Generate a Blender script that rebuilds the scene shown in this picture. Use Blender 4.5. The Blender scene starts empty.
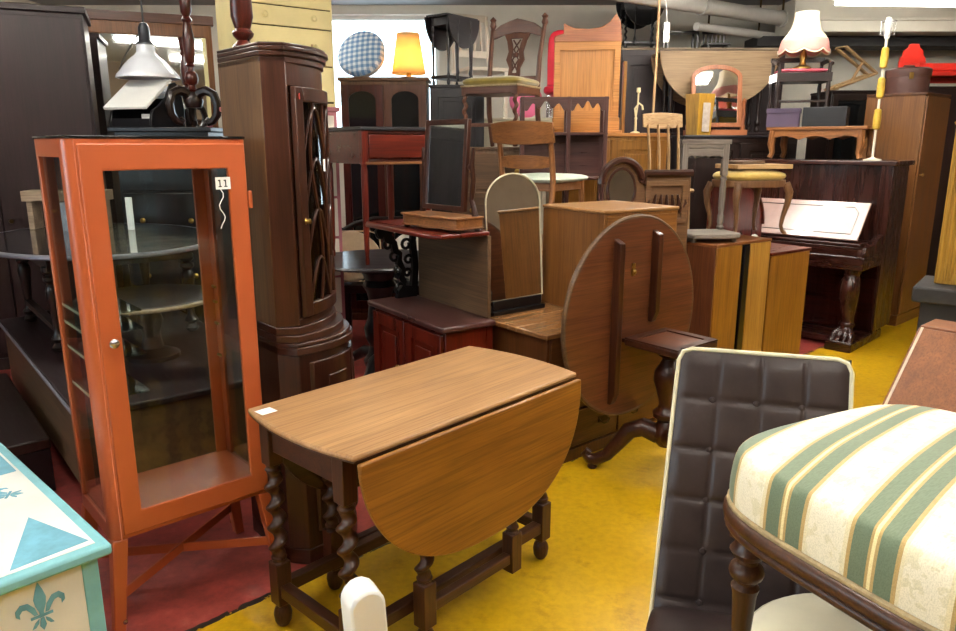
EXPO=0.9
TUBES=36
import bpy, bmesh, math, random
from mathutils import Vector, Matrix
random.seed(7)
PI = math.pi
sc = bpy.context.scene
col = sc.collection
cosd = lambda a: math.cos(math.radians(a))
sind = lambda a: math.sin(math.radians(a))

# ------------------------------------------------------------------ materials
def lin(c):
    if isinstance(c, str):
        c = tuple(int(c[i:i + 2], 16) / 255 for i in (0, 2, 4))
    return tuple(((v / 12.92) if v <= .04045 else ((v + .055) / 1.055) ** 2.4) for v in c) + (1.0,)

def newmat(name):
    m = bpy.data.materials.new(name)
    m.use_nodes = True
    nt = m.node_tree
    b = nt.nodes['Principled BSDF']
    return m, nt, b

def N(nt, t, **kw):
    n = nt.nodes.new(t)
    for k, v in kw.items():
        setattr(n, k, v)
    return n

def mapping(nt, scale, src='Object', rot=(0, 0, 0)):
    tc = N(nt, 'ShaderNodeTexCoord')
    mp = N(nt, 'ShaderNodeMapping')
    mp.inputs['Scale'].default_value = scale
    mp.inputs['Rotation'].default_value = rot
    nt.links.new(tc.outputs[src], mp.inputs['Vector'])
    return mp.outputs['Vector']

def noise(nt, vec, scale, detail=4, rough=.55, dist=0):
    n = N(nt, 'ShaderNodeTexNoise')
    n.inputs['Scale'].default_value = scale
    n.inputs['Detail'].default_value = detail
    n.inputs['Roughness'].default_value = rough
    n.inputs['Distortion'].default_value = dist
    nt.links.new(vec, n.inputs['Vector'])
    return n.outputs['Fac']

def ramp(nt, fac, stops):
    r = N(nt, 'ShaderNodeValToRGB')
    e = r.color_ramp.elements
    while len(e) < len(stops):
        e.new(.5)
    for i, (p, c) in enumerate(stops):
        e[i].position = p
        e[i].color = lin(c) if isinstance(c, (str, tuple)) and len(c) != 4 else c
    nt.links.new(fac, r.inputs['Fac'])
    return r.outputs['Color']

def mixc(nt, fac, a, b, mode='MIX'):
    n = N(nt, 'ShaderNodeMix', data_type='RGBA', blend_type=mode)
    for sock, v in ((n.inputs[0], fac), (n.inputs[6], a), (n.inputs[7], b)):
        if hasattr(v, 'is_linked'):
            nt.links.new(v, sock)
        else:
            sock.default_value = v
    return n.outputs[2]

def math_(nt, op, a, b=0.0):
    n = N(nt, 'ShaderNodeMath', operation=op)
    for s, v in ((n.inputs[0], a), (n.inputs[1], b)):
        if hasattr(v, 'is_linked'):
            nt.links.new(v, s)
        else:
            s.default_value = v
    return n.outputs[0]

def bump(nt, b, h, strength=.1, dist=.01):
    n = N(nt, 'ShaderNodeBump')
    n.inputs['Strength'].default_value = strength
    n.inputs['Distance'].default_value = dist
    nt.links.new(h, n.inputs['Height'])
    nt.links.new(n.outputs['Normal'], b.inputs['Normal'])

# name: dark, light, roughness, coat
WOODS = {
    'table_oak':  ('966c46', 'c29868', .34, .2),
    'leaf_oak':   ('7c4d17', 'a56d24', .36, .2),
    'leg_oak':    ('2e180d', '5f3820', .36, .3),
    'corner_oak': ('533624', '82603f', .42, .15),
    'corner_dark':('241009', '4c2616', .28, .4),
    'mahog':      ('2c0d08', '5c1f12', .25, .5),
    'redmahog':   ('3d0d07', '7a2412', .25, .5),
    'disc':       ('4a2413', '7d4a2c', .33, .3),
    'discdark':   ('2c130a', '522a18', .3, .4),
    'chest':      ('3f2210', '6d4220', .3, .3),
    'chesttop':   ('7a5330', 'a8794c', .2, .5),
    'box':        ('6c411a', '93622e', .32, .3),
    'boxtop':     ('8a5c33', 'b3854f', .35, .2),
    'amber':      ('7f5016', 'ae7a2e', .32, .25),
    'amberlight': ('9a6a22', 'c89a4a', .34, .2),
    'wardrobe':   ('583418', '85592e', .34, .25),
    'pianowood':  ('200e09', '46221a', .22, .5),
    'pine':       ('bb7a3a', 'd69a55', .42, .1),
    'pinered':    ('96532f', 'bb784e', .4, .2),
    'teak':       ('6e4420', 'a0683a', .38, .15),
    'chairbrown': ('4a2a1c', '7a4e38', .4, .15),
    'purplewood': ('3a211e', '633f3a', .26, .4),
    'dark':       ('120a08', '2a1813', .3, .35),
    'black':      ('08070a', '18161a', .28, .4),
    'greydark':   ('1d1a1c', '363236', .35, .3),
    'wardark':    ('1a0d0e', '321c1e', .45, .1),
    'greywash':   ('5f5650', '968c82', .6, 0),
    'palewood':   ('a07a4c', 'd2b184', .5, 0),
    'greyoak':    ('8f7557', 'b89c78', .5, 0),
    'dullbrown':  ('4a3524', '75583c', .45, .1),
    'tan':        ('8c7862', 'b5a188', .55, 0),
    'gold':       ('8f6a1c', 'c99a3c', .35, .2),
    'redbrown':   ('6a3a1e', '9a6034', .4, .15),
    'louis':      ('5f4028', '8f6846', .42, .1),
}
_mc = {}
def W(name, axis='x', fig=1.0):
    key = ('W', name, axis, fig)
    if key in _mc:
        return _mc[key]
    d, l, ro, coat = WOODS[name]
    m, nt, b = newmat('wood_%s_%s' % (name, axis))
    lo, hi = 1.1, 13.0
    s = {'x': (lo, hi, hi), 'y': (hi, lo, hi), 'z': (hi, hi, lo)}[axis]
    v = mapping(nt, tuple(q * fig for q in s))
    n1 = noise(nt, v, 1.6, 6, .62, .9)
    v2 = mapping(nt, tuple(q * (2.2 if q == lo else 11) for q in s))
    n2 = noise(nt, v2, 1.3, 3, .6, .2)
    n3 = noise(nt, mapping(nt, (1.6, 1.6, 1.6)), 1.4, 2, .5)
    c = ramp(nt, n1, [(.22, d), (.80, l)])
    pore = ramp(nt, n2, [(.34, (.62, .60, .58)), (.55, (1., 1., 1.))])
    c = mixc(nt, .5, c, pore, 'MULTIPLY')
    tone = ramp(nt, n3, [(.3, (.88, .86, .85)), (.7, (1., 1., 1.))])
    c = mixc(nt, .8, c, tone, 'MULTIPLY')
    nt.links.new(c, b.inputs['Base Color'])
    r = N(nt, 'ShaderNodeMapRange')
    r.inputs['To Min'].default_value = ro - .06
    r.inputs['To Max'].default_value = ro + .16
    nt.links.new(n1, r.inputs['Value'])
    nt.links.new(r.outputs['Result'], b.inputs['Roughness'])
    b.inputs['Coat Weight'].default_value = coat * .5
    b.inputs['Specular IOR Level'].default_value = .35
    b.inputs['Coat Roughness'].default_value = .15
    bump(nt, b, n2, .08, .004)
    _mc[key] = m
    return m

def P(name, c, rough=.5, metal=0., var=.12, scale=9., coat=0., bmp=.05, spec=.5, sheen=0.):
    """plain material with a soft mottling"""
    if name in _mc:
        return _mc[name]
    m, nt, b = newmat(name)
    n = noise(nt, mapping(nt, (1, 1, 1)), scale, 5, .6)
    base = lin(c)
    dk = tuple(v * (1 - var * 1.6) for v in base[:3]) + (1.,)
    lt = tuple(min(1, v * (1 + var * .5)) for v in base[:3]) + (1.,)
    r = N(nt, 'ShaderNodeValToRGB')
    r.color_ramp.elements[0].position, r.color_ramp.elements[0].color = .3, dk
    r.color_ramp.elements[1].position, r.color_ramp.elements[1].color = .7, lt
    nt.links.new(n, r.inputs['Fac'])
    nt.links.new(r.outputs['Color'], b.inputs['Base Color'])
    b.inputs['Roughness'].default_value = rough
    b.inputs['Metallic'].default_value = metal
    b.inputs['Coat Weight'].default_value = coat
    b.inputs['Specular IOR Level'].default_value = spec
    b.inputs['Sheen Weight'].default_value = sheen
    if bmp:
        bump(nt, b, n, bmp, .01)
    _mc[name] = m
    return m

def glass(name='clear_glass', tint=(.93, .96, .95), refl=.5):
    if name in _mc:
        return _mc[name]
    m = bpy.data.materials.new(name)
    m.use_nodes = True
    nt = m.node_tree
    nt.nodes.clear()
    out = N(nt, 'ShaderNodeOutputMaterial')
    tr = N(nt, 'ShaderNodeBsdfTransparent')
    tr.inputs['Color'].default_value = tint + (1,)
    gl = N(nt, 'ShaderNodeBsdfGlossy')
    gl.inputs['Roughness'].default_value = .02
    fr = N(nt, 'ShaderNodeFresnel')
    fr.inputs['IOR'].default_value = 1.5
    mx = N(nt, 'ShaderNodeMixShader')
    nt.links.new(math_(nt, 'MULTIPLY', fr.outputs[0], refl), mx.inputs[0])
    nt.links.new(tr.outputs[0], mx.inputs[1])
    nt.links.new(gl.outputs[0], mx.inputs[2])
    nt.links.new(mx.outputs[0], out.inputs[0])
    _mc[name] = m
    return m

def mirror(name='mirror_glass', c=(.82, .84, .83), rough=.03):
    if name in _mc:
        return _mc[name]
    m, nt, b = newmat(name)
    n = noise(nt, mapping(nt, (1, 1, 1)), 12, 5, .7)
    col_ = ramp(nt, n, [(.25, tuple(v * .86 for v in c) + (1,)), (.5, c + (1,))])
    nt.links.new(col_, b.inputs['Base Color'])
    b.inputs['Metallic'].default_value = 1
    b.inputs['Roughness'].default_value = rough
    _mc[name] = m
    return m

def emit(name, c, s):
    if name in _mc:
        return _mc[name]
    m, nt, b = newmat(name)
    b.inputs['Base Color'].default_value = c + (1,)
    b.inputs['Emission Color'].default_value = c + (1,)
    b.inputs['Emission Strength'].default_value = s
    _mc[name] = m
    return m

def cloth(name, c, glow=.45, rough=.8):
    """thin shade cloth that lets daylight through"""
    m = P(name, c, rough, 0, .06, 20)
    nt = m.node_tree
    b = nt.nodes['Principled BSDF']
    tl = N(nt, 'ShaderNodeBsdfTranslucent')
    tl.inputs['Color'].default_value = lin(c)
    mx = N(nt, 'ShaderNodeMixShader')
    mx.inputs[0].default_value = glow
    nt.links.new(b.outputs[0], mx.inputs[1])
    nt.links.new(tl.outputs[0], mx.inputs[2])
    nt.links.new(mx.outputs[0], nt.nodes['Material Output'].inputs[0])
    return m

ORANGE = P('orange_lacquer', 'b0552c', .38, 0, .05, 5, .25, .02)
CHROME = P('bright_metal', 'c9c9cc', .25, 1, .05)
BRASS = P('aged_brass', 'a98a4a', .35, 1, .15)
BRONZE = P('dark_brass_handle', '4a3a22', .45, 1, .2)
WHITE = P('white_paint', 'eceae4', .5, 0, .04)
PAPER = P('white_paper', 'f2f0ec', .8, 0, .03)
INK = P('black_ink', '141312', .7, 0, .03)
DKGLASS = P('black_glass_sheet', '141719', .08, 0, .05, 6, 0, 0)

# ------------------------------------------------------------------ mesh helper
class MB:
    def __init__(self):
        self.bm = bmesh.new()
        self.mi = 0

    def _xf(self, vs, mtx):
        if mtx is not None:
            for v in vs:
                v.co = mtx @ v.co
        return vs

    def face(self, vs):
        try:
            f = self.bm.faces.new(vs)
            f.material_index = self.mi
            return f
        except ValueError:
            return None

    def b(self, x0, x1, y0, y1, z0, z1, mtx=None):
        p = [(x0, y0, z0), (x1, y0, z0), (x1, y1, z0), (x0, y1, z0), (x0, y0, z1), (x1, y0, z1), (x1, y1, z1), (x0, y1, z1)]
        v = [self.bm.verts.new(q) for q in p]
        for f in ((3, 2, 1, 0), (4, 5, 6, 7), (0, 1, 5, 4), (1, 2, 6, 5), (2, 3, 7, 6), (3, 0, 4, 7)):
            self.face([v[i] for i in f])
        self._xf(v, mtx)
        return self

    def c(self, cx, cy, cz, sx, sy, sz, mtx=None):
        return self.b(cx - sx / 2, cx + sx / 2, cy - sy / 2, cy + sy / 2, cz - sz / 2, cz + sz / 2, mtx)

    def prism(self, pts, ax, a0, a1, mtx=None):
        """polygon extruded along ax: z -> pts are (x,y); y -> (x,z); x -> (y,z)"""
        def co(p, a):
            return {'z': (p[0], p[1], a), 'y': (p[0], a, p[1]), 'x': (a, p[0], p[1])}[ax]
        lo = [self.bm.verts.new(co(p, a0)) for p in pts]
        hi = [self.bm.verts.new(co(p, a1)) for p in pts]
        n = len(pts)
        self.face(lo[::-1])
        self.face(hi)
        for i in range(n):
            self.face([lo[i], lo[(i + 1) % n], hi[(i + 1) % n], hi[i]])
        self._xf(lo + hi, mtx)
        return self

    def ring(self, outer, inner, ax, a0, a1, mtx=None):
        """frame between two polygons with the same number of points"""
        def co(p, a):
            return {'z': (p[0], p[1], a), 'y': (p[0], a, p[1]), 'x': (a, p[0], p[1])}[ax]
        V = [[self.bm.verts.new(co(p, a)) for p in poly] for poly in (outer, inner) for a in (a0, a1)]
        n = len(outer)
        for i in range(n):
            j = (i + 1) % n
            self.face([V[0][i], V[0][j], V[1][j], V[1][i]])
            self.face([V[2][j], V[2][i], V[3][i], V[3][j]])
            self.face([V[0][j], V[0][i], V[2][i], V[2][j]])
            self.face([V[1][i], V[1][j], V[3][j], V[3][i]])
        self._xf([v for q in V for v in q], mtx)
        return self

    def lathe(self, prof, c=(0, 0, 0), seg=20, mtx=None, a0=0., a1=2 * PI):
        full = abs(a1 - a0 - 2 * PI) < 1e-6
        n = seg if full else seg + 1
        rows = []
        allv = []
        for r, z in prof:
            row = []
            for i in range(n):
                a = a0 + (a1 - a0) * i / seg
                row.append(self.bm.verts.new((c[0] + r * math.cos(a), c[1] + r * math.sin(a), c[2] + z)))
            rows.append(row)
            allv += row
        for k in range(len(rows) - 1):
            for i in range(seg):
                j = (i + 1) % n
                self.face([rows[k][i], rows[k][j], rows[k + 1][j], rows[k + 1][i]])
        if full:
            self.face(rows[0][::-1])
            self.face(rows[-1])
        self._xf(allv, mtx)
        return self

    def tube(self, pts, r, seg=8, mtx=None, flat=1.0, closed=False):
        pts = [Vector(p) for p in pts]
        n = len(pts)
        rs = r if isinstance(r, (list, tuple)) else [r] * n
        rows, allv = [], []
        up = None
        for i in range(n):
            if closed:
                t = pts[(i + 1) % n] - pts[i - 1]
            else:
                t = pts[min(i + 1, n - 1)] - pts[max(i - 1, 0)]
            t.normalize()
            if up is None:
                up = Vector((0, 0, 1)) if abs(t.z) < .9 else Vector((1, 0, 0))
            s = t.cross(up)
            if s.length < 1e-6:
                s = t.cross(Vector((0, 1, 0)))
            s.normalize()
            up = s.cross(t).normalized()
            row = []
            for k in range(seg):
                a = 2 * PI * (k + .5) / seg
                row.append(self.bm.verts.new(pts[i] + s * (rs[i] * math.cos(a)) + up * (rs[i] * flat * math.sin(a))))
            rows.append(row)
            allv += row
        for i in range(n if closed else n - 1):
            for k in range(seg):
                self.face([rows[i][k], rows[i][(k + 1) % seg], rows[(i + 1) % n][(k + 1) % seg], rows[(i + 1) % n][k]])
        if not closed:
            self.face(rows[0][::-1])
            self.face(rows[-1])
        self._xf(allv, mtx)
        return self

    def twist(self, x, y, z0, z1, r, turns=4, seg=16, mtx=None, off=.34):
        n = int(turns * 12)
        rows, allv = [], []
        for i in range(n + 1):
            t = i / n
            ph = 2 * PI * turns * t
            e = min(1, t * 10, (1 - t) * 10)
            ox, oy = off * r * e * math.cos(ph), off * r * e * math.sin(ph)
            row = [self.bm.verts.new((x + ox + r * .72 * math.cos(2 * PI * k / seg), y + oy + r * .72 * math.sin(2 * PI * k / seg), z0 + (z1 - z0) * t)) for k in range(seg)]
            rows.append(row)
            allv += row
        for i in range(n):
            for k in range(seg):
                self.face([rows[i][k], rows[i][(k + 1) % seg], rows[i + 1][(k + 1) % seg], rows[i + 1][k]])
        self.face(rows[0][::-1])
        self.face(rows[-1])
        self._xf(allv, mtx)
        return self

    def pad(self, cx, cy, cz, sx, sy, sz, p=4., nu=36, nv=14, q=2.2, mtx=None):
        """superellipsoid cushion"""
        rows, allv = [], []
        f = lambda v, e: math.copysign(abs(v) ** e, v)
        for j in range(nv + 1):
            ph = -PI / 2 + PI * j / nv
            cz_, cr = f(math.sin(ph), 2 / q), abs(math.cos(ph)) ** (2 / q)
            row = []
            for i in range(nu):
                a = 2 * PI * i / nu
                row.append(self.bm.verts.new((cx + sx / 2 * cr * f(math.cos(a), 2 / p), cy + sy / 2 * cr * f(math.sin(a), 2 / p), cz + sz / 2 * cz_)))
            rows.append(row)
            allv += row
        for j in range(nv):
            for i in range(nu):
                self.face([rows[j][i], rows[j][(i + 1) % nu], rows[j + 1][(i + 1) % nu], rows[j + 1][i]])
        bmesh.ops.remove_doubles(self.bm, verts=allv, dist=1e-5)
        if mtx is not None:
            self._xf([v for v in allv if v.is_valid], mtx)
        return self

    def grid(self, fn, nu, nv, mtx=None):
        """fn(u,v)->co ; open sheet"""
        R = [[self.bm.verts.new(fn(i / nu, j / nv)) for i in range(nu + 1)] for j in range(nv + 1)]
        for j in range(nv):
            for i in range(nu):
                self.face([R[j][i], R[j][i + 1], R[j + 1][i + 1], R[j + 1][i]])
        self._xf([v for r in R for v in r], mtx)
        return self

def obj(name, mb, mat, parent=None, bev=.003, smooth=40, sub=0, solid=0, **props):
    bm = mb.bm
    bmesh.ops.recalc_face_normals(bm, faces=bm.faces)
    me = bpy.data.meshes.new(name)
    bm.to_mesh(me)
    bm.free()
    for m in (mat if isinstance(mat, (list, tuple)) else [mat]):
        me.materials.append(m)
    if smooth:
        for p in me.polygons:
            p.use_smooth = True
        me.set_sharp_from_angle(angle=math.radians(smooth))
    o = bpy.data.objects.new(name, me)
    col.objects.link(o)
    if parent is not None:
        o.parent = parent
    if solid:
        s = o.modifiers.new('thick', 'SOLIDIFY')
        s.thickness = solid
        s.offset = 0
    if bev:
        bv = o.modifiers.new('edge', 'BEVEL')
        bv.width = bev
        bv.segments = 2
        bv.limit_method = 'ANGLE'
        bv.angle_limit = math.radians(50)
        bv.harden_normals = False
    if sub:
        s = o.modifiers.new('sub', 'SUBSURF')
        s.levels = s.render_levels = sub
    for k, v in props.items():
        o[k] = v
    return o

def thing(name, label, cat, loc, rz=0, group=None):
    o = bpy.data.objects.new(name, None)
    o.empty_display_size = .1
    col.objects.link(o)
    o.location = loc
    o.rotation_euler = (0, 0, math.radians(rz))
    o['label'] = label
    o['category'] = cat
    if group:
        o['group'] = group
    return o

def tag(o, label, cat, group=None, loc=None, rz=None):
    o['label'] = label
    o['category'] = cat
    if group:
        o['group'] = group
    if loc is not None:
        o.location = loc
    if rz is not None:
        o.rotation_euler = (0, 0, math.radians(rz))
    return o

def struct(name, mb, mat, **kw):
    o = obj(name, mb, mat, **kw)
    o['kind'] = 'structure'
    return o

def dup(root, loc, rz, label, group=None):
    r = root.copy()
    col.objects.link(r)
    r.location = loc
    r.rotation_euler = (0, 0, math.radians(rz))
    r['label'] = label
    if group:
        r['group'] = group
    for ch in list(root.children):
        c = ch.copy()
        col.objects.link(c)
        c.parent = r
        for g in ch.children:
            d = g.copy()
            col.objects.link(d)
            d.parent = c
    return r

def corner(fx, fy, rz, w, d, z=0.):
    """base centre of a piece whose front-left bottom corner stands at (fx, fy)"""
    c, s = cosd(rz), sind(rz)
    return (fx + c * w / 2 - s * d / 2, fy + s * w / 2 + c * d / 2, z)

def arc(cx, cy, r, a0, a1, n, ry=None):
    ry = r if ry is None else ry
    return [(cx + r * cosd(a0 + (a1 - a0) * i / n), cy + ry * sind(a0 + (a1 - a0) * i / n)) for i in range(n + 1)]

T3 = Matrix.Translation
def rot(a, ax='Z'):
    return Matrix.Rotation(math.radians(a), 4, ax)

TURN = [(.55, 0), (.8, .02), (.95, .05), (.7, .08), (.5, .10), (.85, .13), (.95, .15), (.75, .18), (.55, .22), (.5, .3), (.62, .45), (.8, .62), (.9, .72), (.7, .78), (.55, .80), (.95, .84), (.95, .88), (.6, .9), (1, .94), (1, 1)]
def turned(mb, x, y, z0, z1, r, prof=TURN, seg=14, mtx=None):
    mb.lathe([(a * r, z0 + b * (z1 - z0)) for a, b in prof], (x, y, 0), seg, mtx)
    return mb

# ------------------------------------------------------------------ generic furniture
def panel_door(name, parent, mat, x0, x1, y, z0, z1, th=.02, fr=.055, pm=None, knob=None, kmat=None, kx=None, glaz=None, label=None):
    """framed door standing in front of y (front faces -y)"""
    m = MB()
    out = [(x0, z0), (x1, z0), (x1, z1), (x0, z1)]
    inn = [(x0 + fr, z0 + fr), (x1 - fr, z0 + fr), (x1 - fr, z1 - fr), (x0 + fr, z1 - fr)]
    m.ring(out, inn, 'y', y - th, y)
    if not glaz:
        m.b(x0 + fr, x1 - fr, y - th * .45, y, z0 + fr, z1 - fr)
        f2 = fr + .03
        if x1 - x0 > 2 * f2 + .04 and z1 - z0 > 2 * f2 + .04:
            m.b(x0 + f2, x1 - f2, y - th * .8, y - th * .4, z0 + f2, z1 - f2)
    d = obj(name, m, mat, parent)
    if label:
        d['label'] = label
    if glaz:
        obj('glass_pane', MB().b(x0 + fr, x1 - fr, y - th * .5, y - th * .3, z0 + fr, z1 - fr), glaz, d, bev=0)
    if knob is not None:
        kx = (x1 - fr / 2) if kx is None else kx
        k = MB().lathe([(.006, 0), (.006, .012), (.014, .018), (.016, .026), (.009, .033)], (0, 0, 0), 12, T3((kx, y - th, knob)) @ rot(90, 'X'))
        obj('knob', k, kmat or BRASS, d, bev=0)
    return d

def drawer(parent, mat, x0, x1, y, z0, z1, th=.018, knobs=2, kmat=None, style='knob', name='drawer'):
    d = obj(name, MB().b(x0, x1, y - th, y, z0, z1), mat, parent, bev=.004)
    w = x1 - x0
    xs = [x0 + w * .22, x1 - w * .22] if knobs == 2 else [(x0 + x1) / 2]
    zc = (z0 + z1) / 2
    for kx in xs[:knobs]:
        if style == 'knob':
            k = MB().lathe([(.007, 0), (.007, .012), (.017, .018), (.019, .026), (.010, .034)], (0, 0, 0), 12, T3((kx, y - th, zc)) @ rot(90, 'X'))
            obj('knob', k, kmat or BRASS, d, bev=0)
        else:
            k = MB().tube([(kx - .03, y - th, zc + .008), (kx - .028, y - th - .015, zc), (kx - .015, y - th - .018, zc - .014), (kx + .015, y - th - .018, zc - .014), (kx + .028, y - th - .015, zc), (kx + .03, y - th, zc + .008)], .0035, 6)
            k.c(kx, y - th - .001, zc + .006, .075, .003, .03)
            obj('handle', k, kmat or BRONZE, d, bev=0)
    return d

def carcass(t, w, d, h, mat, topmat=None, over=.015, topth=.022, plinth=0., z0=0., back=True):
    m = MB().b(-w / 2, w / 2, -d / 2, d / 2, z0 + plinth, h - topth)
    body = obj('body', m, mat, t)
    if plinth:
        obj('plinth', MB().b(-w / 2 - .008, w / 2 + .008, -d / 2 - .008, d / 2 + .004, z0, z0 + plinth), mat, t)
    obj('top', MB().b(-w / 2 - over, w / 2 + over, -d / 2 - over, d / 2, h - topth, h), topmat or mat, t, bev=.005)
    return body
# ------------------------------------------------------------------ camera
cam = bpy.data.cameras.new('camera')
cam.sensor_width = 36
cam.lens = 730 / 956 * 36
cam.clip_end = 60
co = bpy.data.objects.new('camera', cam)
co.location = (0, 0, 1.49)
co.rotation_euler = (math.radians(90 - 13.2), 0, 0)
col.objects.link(co)
sc.camera = co
vs = sc.view_settings
sc.display_settings.display_device = 'sRGB'
vs.view_transform = 'Standard'
vs.look = 'None'
vs.gamma = 1
vs.use_curve_mapping = False
vs.exposure = EXPO

# ------------------------------------------------------------------ world (daylight seen through the windows)
w = bpy.data.worlds.new('daylight')
sc.world = w
w.use_nodes = True
bg = w.node_tree.nodes['Background']
bg.inputs['Color'].default_value = (.74, .87, 1., 1)
bg.inputs['Strength'].default_value = 4.5

# ------------------------------------------------------------------ the shop itself
def floor_mat():
    m, nt, b = newmat('painted_concrete')
    tc = N(nt, 'ShaderNodeTexCoord')
    sp = N(nt, 'ShaderNodeSeparateXYZ')
    nt.links.new(tc.outputs['Object'], sp.inputs[0])
    v = tc.outputs['Object']
    wob = noise(nt, v, 2.5, 4, .7)
    d = math_(nt, 'SUBTRACT', sp.outputs['Y'], math_(nt, 'MULTIPLY', sp.outputs['X'], .945))
    # signed distance to the painted edge: y - .945 x - 2.86
    d = math_(nt, 'SUBTRACT', d, 2.86)
    d = math_(nt, 'ADD', d, math_(nt, 'MULTIPLY', math_(nt, 'SUBTRACT', wob, .5), .10))
    n1 = noise(nt, v, 1.3, 5, .6)
    n2 = noise(nt, v, 7, 6, .7)
    n3 = noise(nt, v, 34, 4, .6)
    yel = ramp(nt, n1, [(.3, 'b98e08'), (.7, 'cfa414')])
    scuff = ramp(nt, n2, [(.30, 'a58a3a'), (.44, 'ffffff')])
    yel = mixc(nt, .55, yel, scuff, 'MULTIPLY')
    red = ramp(nt, n2, [(.3, '74302a'), (.6, 'a5463e'), (.8, 'bb6c60')])
    fine = ramp(nt, n3, [(.3, (.85, .85, .85)), (.6, (1., 1., 1.))])
    edge = math_(nt, 'GREATER_THAN', d, 0.0)
    c = mixc(nt, edge, yel, red)
    tape = math_(nt, 'MULTIPLY', math_(nt, 'LESS_THAN', math_(nt, 'ABSOLUTE', d), .018), math_(nt, 'GREATER_THAN', n2, .5))
    c = mixc(nt, tape, c, lin('2c2620'))
    c = mixc(nt, .6, c, fine, 'MULTIPLY')
    nt.links.new(c, b.inputs['Base Color'])
    r = N(nt, 'ShaderNodeMapRange')
    r.inputs['To Min'].default_value = .28
    r.inputs['To Max'].default_value = .5
    nt.links.new(n2, r.inputs['Value'])
    nt.links.new(r.outputs['Result'], b.inputs['Roughness'])
    bump(nt, b, n2, .12, .006)
    return m

WALLM = P('cream_wall_paint', 'd9d4c6', .85, 0, .06, 3)
SHADEM = P('reflection_dimming_wall', '7d6a58', .85, 0, .08, 3)  # unseen walls darkened to dim their reflection in the dark woods
CEILM = P('grey_ceiling_paint', '8d8d8d', .9, 0, .1, 2)
BEAMM = P('beam_paint', 'cfcabb', .8, 0, .06, 3)
X0, X1, Y0, Y1, ZC = -5.0, 6.6, -3.6, 9.0, 3.05
struct('floor', MB().b(X0, X1, Y0, Y1, -.1, 0), floor_mat(), bev=0)
struct('ceiling', MB().b(X0, X1, Y0, Y1, ZC, ZC + .1), CEILM, bev=0)
# back wall with its window opening
def wall_x(name, y, t, wins, mt=None):
    m = MB()
    xs = X0
    for (a, b_, z0, z1) in wins:
        m.b(xs, a, y, y + t, 0, ZC)
        m.b(a, b_, y, y + t, 0, z0)
        m.b(a, b_, y, y + t, z1, ZC)
        xs = b_
    m.b(xs, X1, y, y + t, 0, ZC)
    struct(name, m, mt or WALLM, bev=0)
def wall_y(name, x, t, wins, mt=None):
    m = MB()
    ys = Y0
    for (a, b_, z0, z1) in wins:
        m.b(x, x + t, ys, a, 0, ZC)
        m.b(x, x + t, a, b_, 0, z0)
        m.b(x, x + t, a, b_, z1, ZC)
        ys = b_
    m.b(x, x + t, ys, Y1, 0, ZC)
    struct(name, m, mt or WALLM, bev=0)
wall_x('wall_back', Y1, .2, [(-1.85, -.45, 1.3, 2.95)])
wall_x('wall_front', Y0 - .2, .2, [], SHADEM)
wall_y('wall_left', X0 - .2, .2, [(-2.8, 1.6, .95, 2.75)])
wall_y('wall_right', X1, .2, [], SHADEM)
FRM = P('window_frame_paint', 'e4e2dc', .5, 0, .04)
def window(name, axis, a, b_, z0, z1, p, n):
    m = MB()
    f = .05
    def bar(u0, u1, v0, v1):
        if axis == 'x':
            m.b(u0, u1, p - .03, p + .03, v0, v1)
        else:
            m.b(p - .03, p + .03, u0, u1, v0, v1)
    bar(a, b_, z0, z0 + f); bar(a, b_, z1 - f, z1)
    for i in range(n + 1):
        q = a + (b_ - a - f) * i / n
        bar(q, q + f, z0, z1)
    o = struct(name, m, FRM)
    g = MB()
    if axis == 'x':
        g.b(a, b_, p - .004, p + .004, z0, z1)
    else:
        g.b(p - .004, p + .004, a, b_, z0, z1)
    obj('glass_pane', g, glass(), o, bev=0)
    l = bpy.data.lights.new(name + '_portal', 'AREA')
    l.shape = 'RECTANGLE'
    l.size, l.size_y = b_ - a, z1 - z0
    l.cycles.is_portal = True
    lo = bpy.data.objects.new(name + '_portal', l)
    col.objects.link(lo)
    if axis == 'x':
        lo.location = ((a + b_) / 2, p + (.08 if p > 0 else -.08), (z0 + z1) / 2)
        lo.rotation_euler = (math.radians(-90 if p > 0 else 90), 0, 0)
    else:
        lo.location = (p - .08, (a + b_) / 2, (z0 + z1) / 2)
        lo.rotation_euler = (math.radians(90), 0, math.radians(-90))
window('window_1', 'x', -1.85, -.45, 1.3, 2.95, Y1 + .1, 1)
window('window_2', 'y', -2.8, 1.6, .95, 2.75, X0 - .1, 4)
# ceiling beam, ledge, shade slab and pipes
struct('ceiling_beam', MB().b(3.25, X1, 8.0, 8.5, 2.62, 2.95), BEAMM, bev=.01)
struct('trim_1', MB().b(3.25, X1, 7.97, 8.02, 2.73, 2.76), BEAMM)
struct('beam_shadow', MB().b(3.0, X1, 8.3, 8.7, 2.52, 2.62), P('beam_shadow_tone', '2c2a2a', .8, 0, .1, 3), bev=0)  # dark slab stands in for the shadow under the beam
PIPE = P('pipe_paint', 'b3afa8', .55, 0, .1, 4)
d_ = Vector((1.9, 1.5, .04)).normalized()
p0 = Vector((1.65, 7.0, 2.75))
pm = MB().tube([p0 - d_ * 1.6, p0 + d_ * 2.4], .07, 16)
for q in (-.9, .6, 2.0):
    pm.tube([p0 + d_ * (q - .03), p0 + d_ * (q + .03)], .083, 16)
t = tag(obj('ceiling_pipe', pm, PIPE, bev=0), 'thick grey pipe running diagonally under the dark ceiling', 'pipe')
obj('hanger', MB().b(p0.x + d_.x * 2 - .012, p0.x + d_.x * 2 + .012, p0.y + d_.y * 2 - .004, p0.y + d_.y * 2 + .004, 2.75, ZC), BRONZE, t)
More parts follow.
